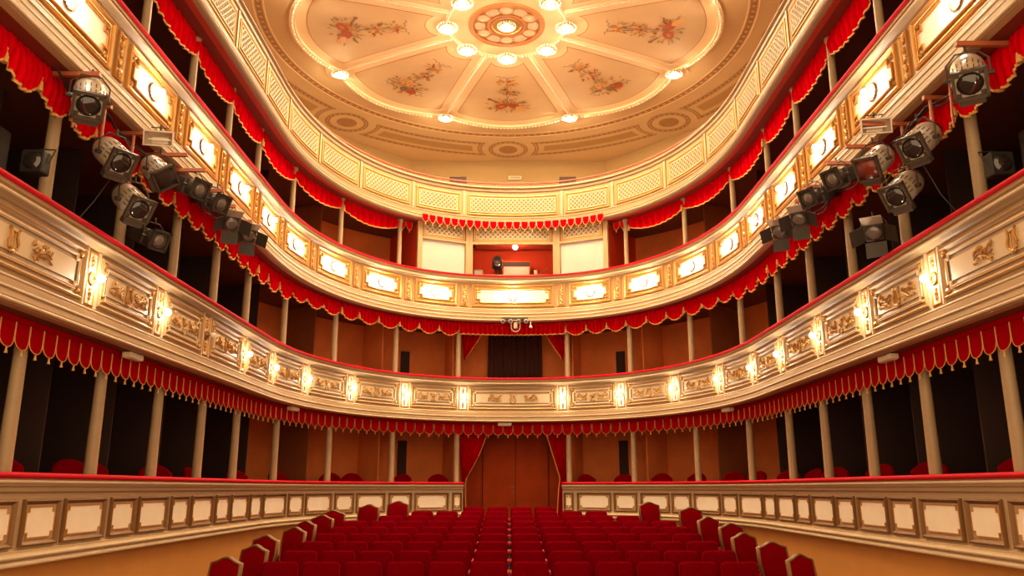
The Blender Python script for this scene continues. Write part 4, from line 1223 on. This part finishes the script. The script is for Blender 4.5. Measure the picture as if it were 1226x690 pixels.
# ------------------------------------------------------------------ box chairs
def make_box_chair(lb, group):
    t = thing('box_chair', lb, 'chair', (0, 0, 0), 0, group)
    mb = MB(); mb.smooth = True
    # curved upholstered back
    N_ = 10; rings = []
    for k in range(N_ + 1):
        a = -1.1 + 2.2 * k / N_; R0, R1 = 0.27, 0.22
        top = 1.02 - 0.10 * (a / 1.1) ** 2 * 1.2
        rings.append([(R0*sin(a), R0*cos(a) - 0.03, 0.50), (R0*sin(a)*1.03, R0*cos(a) - 0.01, top - 0.02), ((R0+R1)/2*sin(a), (R0+R1)/2*cos(a) - 0.02, top), (R1*sin(a), R1*cos(a) - 0.03, top - 0.03), (R1*sin(a), R1*cos(a) - 0.03, 0.50)])
    mb.loft(rings, True, True, True); mb.build('backrest', 'chair_red', t)
    mb = MB(); mb.smooth = True; mb.lathe([(0.22, 0.40), (0.25, 0.42), (0.25, 0.48), (0.20, 0.52), (0.05, 0.53)], 16, None, (0, -0.02, 0)); mb.build('seat', 'chair_red', t)
    for sx in (-1, 1):
        for sy in (-1, 1):
            mb = MB(); mb.tube([(sx*0.15, sy*0.15 - 0.02, 0.41), (sx*0.19, sy*0.19 - 0.02, 0.0)], [0.02, 0.013], 6); mb.build('leg', 'chair_gilt', t)
    return t
bch = None
G = [-14.02, -12.75, -12.15, -10.54, -8.94, -7.14, -5.66, -4.18, -3.60, -2.45, -1.62, 1.66, 2.42, 3.30, 4.15, 5.34, 5.95, 7.18, 8.06, 9.19, 10.75, 12.19, 13.9]
rndb = random.Random(5)
def ordname(lst, i):
    s = lst[i]; same = sorted([abs(q) for q in lst if q * s > 0]); return ORD[same.index(abs(s)) + 1], SIDE[-1 if s < 0 else 1]
for lst, tier, dd, grp, zz in ((G, 'ground floor boxes', -0.72, 'red chairs in the ground floor boxes', -0.68), ([-5.45, -4.85, -3.2, -1.65, 1.65, 3.2, 4.1, 5.0], 'boxes of the lowest balcony', -0.64, 'red chairs in the lowest balcony', 1.76)):
    for i, s in enumerate(lst):
        o_, sd = ordname(lst, i)
        lb = 'red upholstered chair in the %s, %s chair %s of the centre' % (tier, o_, sd)
        M = frame_at(s, dd, zz)
        rz = M.to_euler().z + (0.7 if s > 0 else -0.7) * (1 if i % 2 else 0.5) + rndb.uniform(-0.2, 0.2)
        z = zz + (rndb.uniform(-0.0, 0.0))
        if bch is None: bch = make_box_chair(lb, grp); bch.location = M.translation; bch.rotation_euler = (0, 0, rz)
        else: dup(bch, M.translation, rz, lb, grp)

# ------------------------------------------------------------------ stage lanterns on the side balconies
def aim(yaw, pitch, roll=0.0):
    """forward is -Y in the lantern's rest pose; yaw about Z, pitch down"""
    return Matrix.Rotation(yaw, 3, 'Z') @ Matrix.Rotation(pitch, 3, 'X') @ Matrix.Rotation(roll, 3, 'Y')
def yoke(t, Rz, hw, up, r=0.010, hook=True):
    mb = MB()
    pts = [(-hw, 0, 0), (-hw, 0, up * 0.6), (-hw * 0.5, 0, up), (hw * 0.5, 0, up), (hw, 0, up * 0.6), (hw, 0, 0)]
    mb.tube([Rz @ Vector(p) for p in pts], r, 5)
    if hook: mb.tube([Rz @ Vector((0, 0, up)), Rz @ Vector((0, 0, up + 0.07))], r * 1.2, 5)
    for sg in (-1, 1): mb.tube([Rz @ Vector((sg * (hw + 0.03), 0, 0)), Rz @ Vector((sg * (hw - 0.03), 0, 0))], r * 2.2, 6)
    mb.build('yoke', 'dark_metal', t)
def lantern_silver(loc, lb, yaw, pitch, roll=0.0, sc=1.0, front='lens_dark', up=0.25):
    t = thing('stage_lantern', lb, 'spotlight', loc, 0, 'stage lanterns hung on the side balconies')
    Rm = aim(yaw, pitch); Rf = aim(yaw, pitch, roll); to_y = Matrix.Rotation(pi / 2, 3, 'X')       # lathe axis z -> -y
    R0 = 0.150 * sc; L = 0.42 * sc
    mb = MB(); mb.smooth = True
    mb.lathe([(R0*0.75, -L*0.62), (R0*0.95, -L*0.55), (R0, -L*0.45), (R0, L*0.40), (R0*0.97, L*0.42), (R0*0.9, L*0.42)], 20, Rm @ to_y); mb.build('housing', 'silver', t)
    mb = MB()
    for k in range(20):
        a = 2*pi*k/20
        if sin(a) < -0.2: continue
        for y0 in (-0.12, 0.02):
            c = Rm @ Vector((cos(a)*R0*1.005, y0*sc, sin(a)*R0*1.005))
            mb.box(c, (0.009*sc, 0.085*sc, 0.008*sc), Rm @ Matrix.Rotation(-a + pi/2, 3, 'Y'))
    tag(mb.build('cooling_slots', 'grey_metal', t), 'dark cooling slots around the housing', None, None, 'stuff')
    mb = MB(); mb.smooth = True; mb.lathe([(R0*0.78, -L*0.60), (R0*0.74, -L*0.78), (R0*0.55, -L*0.85)], 16, Rm @ to_y); mb.build('rear_cap', 'dark_metal', t)
    fy = -L*0.46; hw = R0*0.98; b = 0.028*sc
    mb = MB()
    for (x, z, sx, sz) in ((0, hw - b/2, 2*hw, b), (0, -hw + b/2, 2*hw, b), (-hw + b/2, 0, b, 2*hw), (hw - b/2, 0, b, 2*hw)):
        mb.box(Rf @ Vector((x, fy, z)), (sx, 0.045*sc, sz), Rf)
    for (x, z) in ((-1, -1), (1, -1), (-1, 1), (1, 1)):
        mb.box(Rf @ Vector((x*hw*0.74, fy + 0.012, z*hw*0.74)), (hw*0.42, 0.012, hw*0.42), Rf)
    mb.build('colour_frame', 'grey_metal', t)
    mb = MB(); mb.box(Rf @ Vector((0, fy + 0.03, 0)), (hw*1.9, 0.012, hw*1.9), Rf); mb.build('front_plate', 'dark_metal', t)
    mb = MB(); mb.smooth = True
    if front == 'gel_red':
        mb.box(Rf @ Vector((0, fy + 0.005, 0)), (hw*1.8, 0.006, hw*1.8), Rf)
    elif front == 'dark_gap':
        mb.box(Rf @ Vector((0, fy + 0.005, 0)), (hw*1.8, 0.006, hw*1.8), Rf)
    else:
        mb.lathe([(hw*0.80, L*0.40), (hw*0.72, L*0.46), (hw*0.45, L*0.51), (hw*0.1, L*0.53)], 18, Rm @ to_y)
    mb.build('lens', front, t)
    mb = MB(); mb.rbox(Rf @ Vector((0, fy + 0.05, -hw - 0.03*sc)), (hw*1.5, 0.10*sc, 0.06*sc), 0.01, Rf); mb.build('lower_rail', 'grey_metal', t)
    yoke(t, Matrix.Rotation(yaw, 3, 'Z'), R0*1.18, up*sc)
    return t
def lantern_profile(loc, lb, yaw, pitch, sc=1.0, up=0.20):
    t = thing('profile_lantern', lb, 'spotlight', loc, 0, 'stage lanterns hung on the side balconies')
    Rm = aim(yaw, pitch); to_y = Matrix.Rotation(pi / 2, 3, 'X')
    mb = MB(); mb.rbox(Rm @ Vector((0, 0.17, -0.02)), (0.24*sc, 0.26*sc, 0.22*sc), 0.03, Rm); mb.rbox(Rm @ Vector((0, 0.36*sc, -0.03)), (0.20*sc, 0.14*sc, 0.20*sc), 0.03, Rm); mb.build('housing', 'dark_metal', t)
    mb = MB(); mb.lathe([(0.10*sc, -0.06*sc), (0.10*sc, 0.12*sc)], 14, Rm @ to_y); mb.build('barrel', 'grey_metal', t)
    fy = -0.13*sc; hw = 0.135*sc; b = 0.03*sc
    mb = MB()
    for (x, z, sx, sz) in ((0, hw - b/2, 2*hw, b), (0, -hw + b/2, 2*hw, b), (-hw + b/2, 0, b, 2*hw), (hw - b/2, 0, b, 2*hw)):
        mb.box(Rm @ Vector((x, fy, z)), (sx, 0.03*sc, sz), Rm)
    mb.box(Rm @ Vector((0, fy + 0.02, 0)), (hw*1.9, 0.01, hw*1.9), Rm); mb.build('colour_frame', 'dark_metal', t)
    mb = MB(); mb.torus(0.088*sc, 0.012*sc, 18, 5, Rm @ to_y, Rm @ Vector((0, fy + 0.005, 0))); mb.build('lens_ring', 'grey_metal', t)
    mb = MB(); mb.smooth = True; mb.lathe([(0.085*sc, 0.0), (0.06*sc, 0.02*sc), (0.02*sc, 0.03*sc)], 16, Rm @ to_y, Rm @ Vector((0, fy + 0.01, 0))); mb.build('lens', 'lens_grey', t)
    yoke(t, Matrix.Rotation(yaw, 3, 'Z'), 0.155*sc, up*sc, 0.008)
    return t
def lantern_barn(loc, lb, yaw, pitch, sc=1.0, up=0.20):
    t = thing('fresnel_lantern', lb, 'spotlight', loc, 0, 'stage lanterns hung on the side balconies')
    Rm = aim(yaw, pitch); to_y = Matrix.Rotation(pi / 2, 3, 'X')
    mb = MB(); mb.rbox(Rm @ Vector((0, 0.07, 0)), (0.26*sc, 0.24*sc, 0.26*sc), 0.04, Rm); mb.build('housing', 'dark_metal', t)
    mb = MB(); mb.box(Rm @ Vector((0, 0.06, 0.137*sc)), (0.20*sc, 0.18*sc, 0.012), Rm); mb.build('top_vent', 'silver', t)
    mb = MB(); mb.smooth = True; mb.lathe([(0.105*sc, 0.0), (0.08*sc, 0.02), (0.03*sc, 0.03)], 16, Rm @ to_y, Rm @ Vector((0, -0.05*sc, 0))); mb.build('lens', 'lens_grey', t)
    fy = -0.06*sc; h = 0.13*sc
    for i, (ax, a0) in enumerate((('X', 0.85), ('X', -0.85), ('Z', 0.8), ('Z', -0.8))):
        # four hinged leaves: top, bottom, left, right
        mb = MB(); q = Matrix.Rotation(a0 * (-1 if ax == 'X' else 1), 3, ax)
        if ax == 'X':
            sgn = 1 if a0 > 0 else -1; piv = Vector((0, fy, sgn * h))
            mb.box(Rm @ (piv + q @ Vector((0, -0.105*sc, 0))), (0.26*sc, 0.21*sc, 0.006), Rm @ q)
        else:
            sgn = 1 if a0 > 0 else -1; piv = Vector((sgn * h, fy, 0))
            mb.box(Rm @ (piv + q @ Vector((0, -0.105*sc, 0))), (0.006, 0.21*sc, 0.23*sc), Rm @ q)
        mb.build('barn_door', 'silver' if i == 0 else 'dark_metal', t)
    yoke(t, Matrix.Rotation(yaw, 3, 'Z'), 0.155*sc, up*sc, 0.008)
    return t
def floodlight(loc, lb, yaw, pitch):
    t = thing('floodlight', lb, 'spotlight', loc, 0, 'stage lanterns hung on the side balconies')
    Rm = aim(yaw, pitch)
    W, Hh, D = 0.16, 0.085, 0.12
    mb = MB()
    f = [(-W, -D/2, -Hh), (W, -D/2, -Hh), (W, -D/2, Hh), (-W, -D/2, Hh)]; g = [(-W*0.7, D/2, -Hh*0.6), (W*0.7, D/2, -Hh*0.6), (W*0.7, D/2, Hh*0.6), (-W*0.7, D/2, Hh*0.6)]
    mb.loft([[Rm @ Vector(p) for p in f], [Rm @ Vector(p) for p in g]], True, False, True)
    mb.build('housing', 'dark_metal', t)
    mb = MB(); mb.loft([[Rm @ Vector((p[0]*0.95, p[1] + 0.005, p[2]*0.95)) for p in f], [Rm @ Vector((p[0]*0.8, p[1] - 0.03, p[2]*0.75)) for p in g]], True, False, True); mb.build('reflector', 'reflector', t)
    mb = MB()
    for (x, z, sx, sz) in ((0, Hh, 2*W + 0.02, 0.016), (0, -Hh, 2*W + 0.02, 0.016), (-W, 0, 0.016, 2*Hh), (W, 0, 0.016, 2*Hh)): mb.box(Rm @ Vector((x, -D/2, z)), (sx, 0.02, sz), Rm)
    mb.build('front_frame', 'silver', t)
    mb = MB(); mb.tube([Rm @ Vector((-W*0.8, -D/2 + 0.05, 0)), Rm @ Vector((W*0.8, -D/2 + 0.05, 0))], 0.009, 6); mb.build('tube_lamp', 'bulb_off', t)
    mb = MB(); mb.tube([(0, 0, Hh * 0.6), (0, 0.0, Hh + 0.10)], 0.012, 5); mb.tube([Rm @ Vector((-0.1, 0, Hh + 0.06)), Rm @ Vector((0.1, 0, Hh + 0.06))], 0.008, 5); mb.build('bracket', 'dark_metal', t)
    return t
LAN = {
 -1: [('s', (-4.25, 7.35, 3.79), 0, 0, 'lens_dark'), ('s', (-4.30, 8.06, 3.47), 0.12, 0, 'lens_dark'), ('s', (-4.22, 8.95, 3.65), 0.30, 0.75, 'dark_gap'), ('s', (-4.30, 8.58, 3.13), 0.12, 0, 'lens_dark'),
      ('f', (-4.16, 8.75, 3.98)), ('p', (-4.18, 9.90, 3.83)), ('p', (-4.18, 10.68, 3.92)), ('b', (-4.16, 11.26, 3.80)), ('b', (-4.14, 11.98, 3.84)), ('p', (-4.40, 9.39, 2.97))],
 1: [('s', (4.25, 6.78, 3.72), 0, 0, 'lens_dark'), ('s', (4.30, 7.86, 3.55), 0.12, 0, 'lens_dark'), ('s', (4.22, 8.73, 3.68), 0.28, 0.15, 'gel_red'), ('s', (4.30, 8.33, 3.19), 0.12, 0, 'lens_dark'),
     ('f', (4.16, 8.50, 4.02)), ('p', (4.18, 9.67, 3.88)), ('p', (4.18, 10.52, 3.94)), ('b', (4.16, 11.05, 3.80)), ('b', (4.14, 11.86, 3.87)), ('b', (4.40, 9.31, 3.03))],
}
desc = {-1: ['silver stage lantern nearest the stage on the left, vents along its top', 'silver lantern behind the nearest one on the left, tilted slightly inward', 'silver lantern on the left with its square frame turned to a diamond', 'lowest silver lantern on the left, below the others',
             'small rectangular floodlight at the left balcony edge', 'black profile lantern on the left beside the diamond framed lantern', 'second black profile lantern in the left row, nearer the barn doors', 'barn door lantern on the left beside the black profile lanterns', 'last barn door lantern at the far end of the left row', 'black profile lantern hanging low on the left in front of the boxes'],
        1: ['silver stage lantern nearest the stage on the right, vents along its top', 'second silver lantern from the stage on the right', 'silver lantern on the right with a dark red colour filter', 'lowest silver lantern on the right, below the others',
            'small rectangular floodlight at the right balcony edge', 'black profile lantern on the right beside the red filtered lantern', 'second black profile lantern in the right row, nearer the barn doors', 'barn door lantern on the right beside the black profile lanterns', 'last barn door lantern at the far end of the right row', 'barn door lantern hanging low on the right in front of the boxes']}
for sg in (-1, 1):
    for e, lb in zip(LAN[sg], desc[sg]):
        loc = e[1]; yaw = sg * -0.30
        # lanterns look towards the stage: forward is -Y, turned in to the middle
        if e[0] == 's': lantern_silver(loc, lb, -sg * (0.55 if e[2] == 0 else 1.0), radians(46 if e[2] == 0 else 36), e[3], 1.0 if e[3] < 0.5 else 0.95, e[4])
        elif e[0] == 'p': lantern_profile(loc, lb, -sg * 1.1, radians(24), 1.0 if loc[2] > 3.3 else 0.95)
        elif e[0] == 'b': lantern_barn(loc, lb, -sg * 0.55, radians(38), 0.92)
        else: floodlight(loc, lb, -sg * 0.2, radians(8))
    # brackets: arms reaching out from under the balcony
    arms = [(7.35 if sg < 0 else 6.78, 4.06, 0.28), (8.06 if sg < 0 else 7.86, 4.06, 0.05), (8.75 if sg < 0 else 8.50, 4.06, 0.45), (9.35 if sg < 0 else 9.1, 4.05, 0.38), (9.9 if sg < 0 else 9.67, 4.07, 0.40), (10.68 if sg < 0 else 10.52, 4.08, 0.36), (11.26 if sg < 0 else 11.05, 4.06, 0.34), (11.98 if sg < 0 else 11.86, 4.06, 0.36)]
    for k, (y, z, reach) in enumerate(arms):
        lb = 'rust red steel lantern arm under the middle balcony, %s side, %s from the stage' % (SIDE[sg], ORD[k + 1])
        t = thing('lantern_bracket', lb, 'bracket', (sg * 4.45, y, z), 0, 'steel arms for the stage lanterns')
        mb = MB(); mb.box((sg * (0.35 - reach) / 2, 0.0, 0), (0.35 + reach, 0.045, 0.045)); mb.build('arm', 'bracket_red', t)
        mb = MB(); mb.box((sg * 0.30, 0, 0.02), (0.10, 0.10, 0.02)); mb.build('fixing_plate', 'dark_metal', t)
        if k in (1, 2): 
            L = 0.80 if k == 2 else 0.45
            mb = MB(); mb.tube([(0.02 * sg, 0, 0), (0.02 * sg, 0, -L)], 0.018, 6); mb.build('drop_pole', 'bracket_red', t)
    for k, (y, L) in enumerate(((7.55, 0.55), (7.95, 0.35))):
        t = MB(); t.tube([(sg * 4.52, y, 4.12), (sg * 4.50, y, 4.12 - L)], 0.012, 6)
        tag(t.build('hanging_rod', 'bracket_red'), 'thin rust red rod hanging under the middle balcony, %s side, %s from the stage' % (SIDE[sg], ORD[k + 1]), 'rod')
    # loose cables
    rc = random.Random(20 + sg)
    pts = []
    for k in range(26):
        q = k / 25; y = 7.2 + 5.0 * q; pts.append((sg * (4.52 + 0.03 * sin(k)), y, 4.04 - 0.07 * abs(sin(q * pi * 6))))
    mb = MB(); mb.tube(pts, 0.013, 5); mb.tube([(p[0] + 0.02, p[1], p[2] - 0.03 - 0.03 * sin(i)) for i, p in enumerate(pts)], 0.011, 5)
    tag(mb.build('lantern_cable', 'cable'), 'bundle of black cables looped under the %s middle balcony' % SIDE[sg], 'cable')
    mb = MB(); ya, za = (8.2, 3.35) if sg < 0 else (8.0, 3.45)
    mb.tube([(sg * 4.34, ya, za), (sg * 4.5, ya - 0.05, 3.0), (sg * 4.62, ya - 0.15, 2.72)], 0.007, 5)
    tag(mb.build('hanging_cable', 'cable'), 'single thin cable dropping to the %s velvet rail' % SIDE[sg], 'cable')
    # dark speaker and flood on the first column
    y0 = 7.43 if sg < 0 else 7.30
    t = thing('column_lantern', 'black square lantern clamped to the near %s column' % SIDE[sg], 'spotlight', (sg * 4.66, y0 - 0.02, 3.08 if sg < 0 else 3.0))
    mb = MB(); mb.rbox((0, -0.10, 0), (0.22, 0.14, 0.24), 0.02); mb.build('housing', 'black_metal', t)
    mb = MB(); mb.lathe([(0.09, 0), (0.06, 0.02), (0.02, 0.03)], 14, Matrix.Rotation(pi/2, 3, 'X'), (0, -0.17, 0)); mb.build('lens', 'lens_dark', t)
    mb = MB(); mb.tube([(-0.13, -0.1, 0), (-0.13, -0.02, 0.17), (0.0, 0.03, 0.20), (0.13, -0.02, 0.17), (0.13, -0.1, 0)], 0.008, 5); mb.build('yoke', 'dark_metal', t)
    t = thing('loudspeaker', 'tall dark loudspeaker in the near %s box of the lowest balcony' % SIDE[sg], 'speaker', (-5.20 if sg < 0 else 5.24, 7.35, 1.76))
    mb = MB(); mb.rbox((0, 0, 0.98), (0.28, 0.30, 1.50), 0.03); mb.build('cabinet', 'cable', t)
    mb = MB(); mb.box((0, -0.155, 1.05), (0.23, 0.012, 1.2)); mb.build('grille', 'cable', t)
    mb = MB(); mb.lathe([(0.22, 0), (0.22, 0.03), (0.03, 0.05), (0.03, 0.26)], 12); mb.build('stand', 'dark_metal', t)
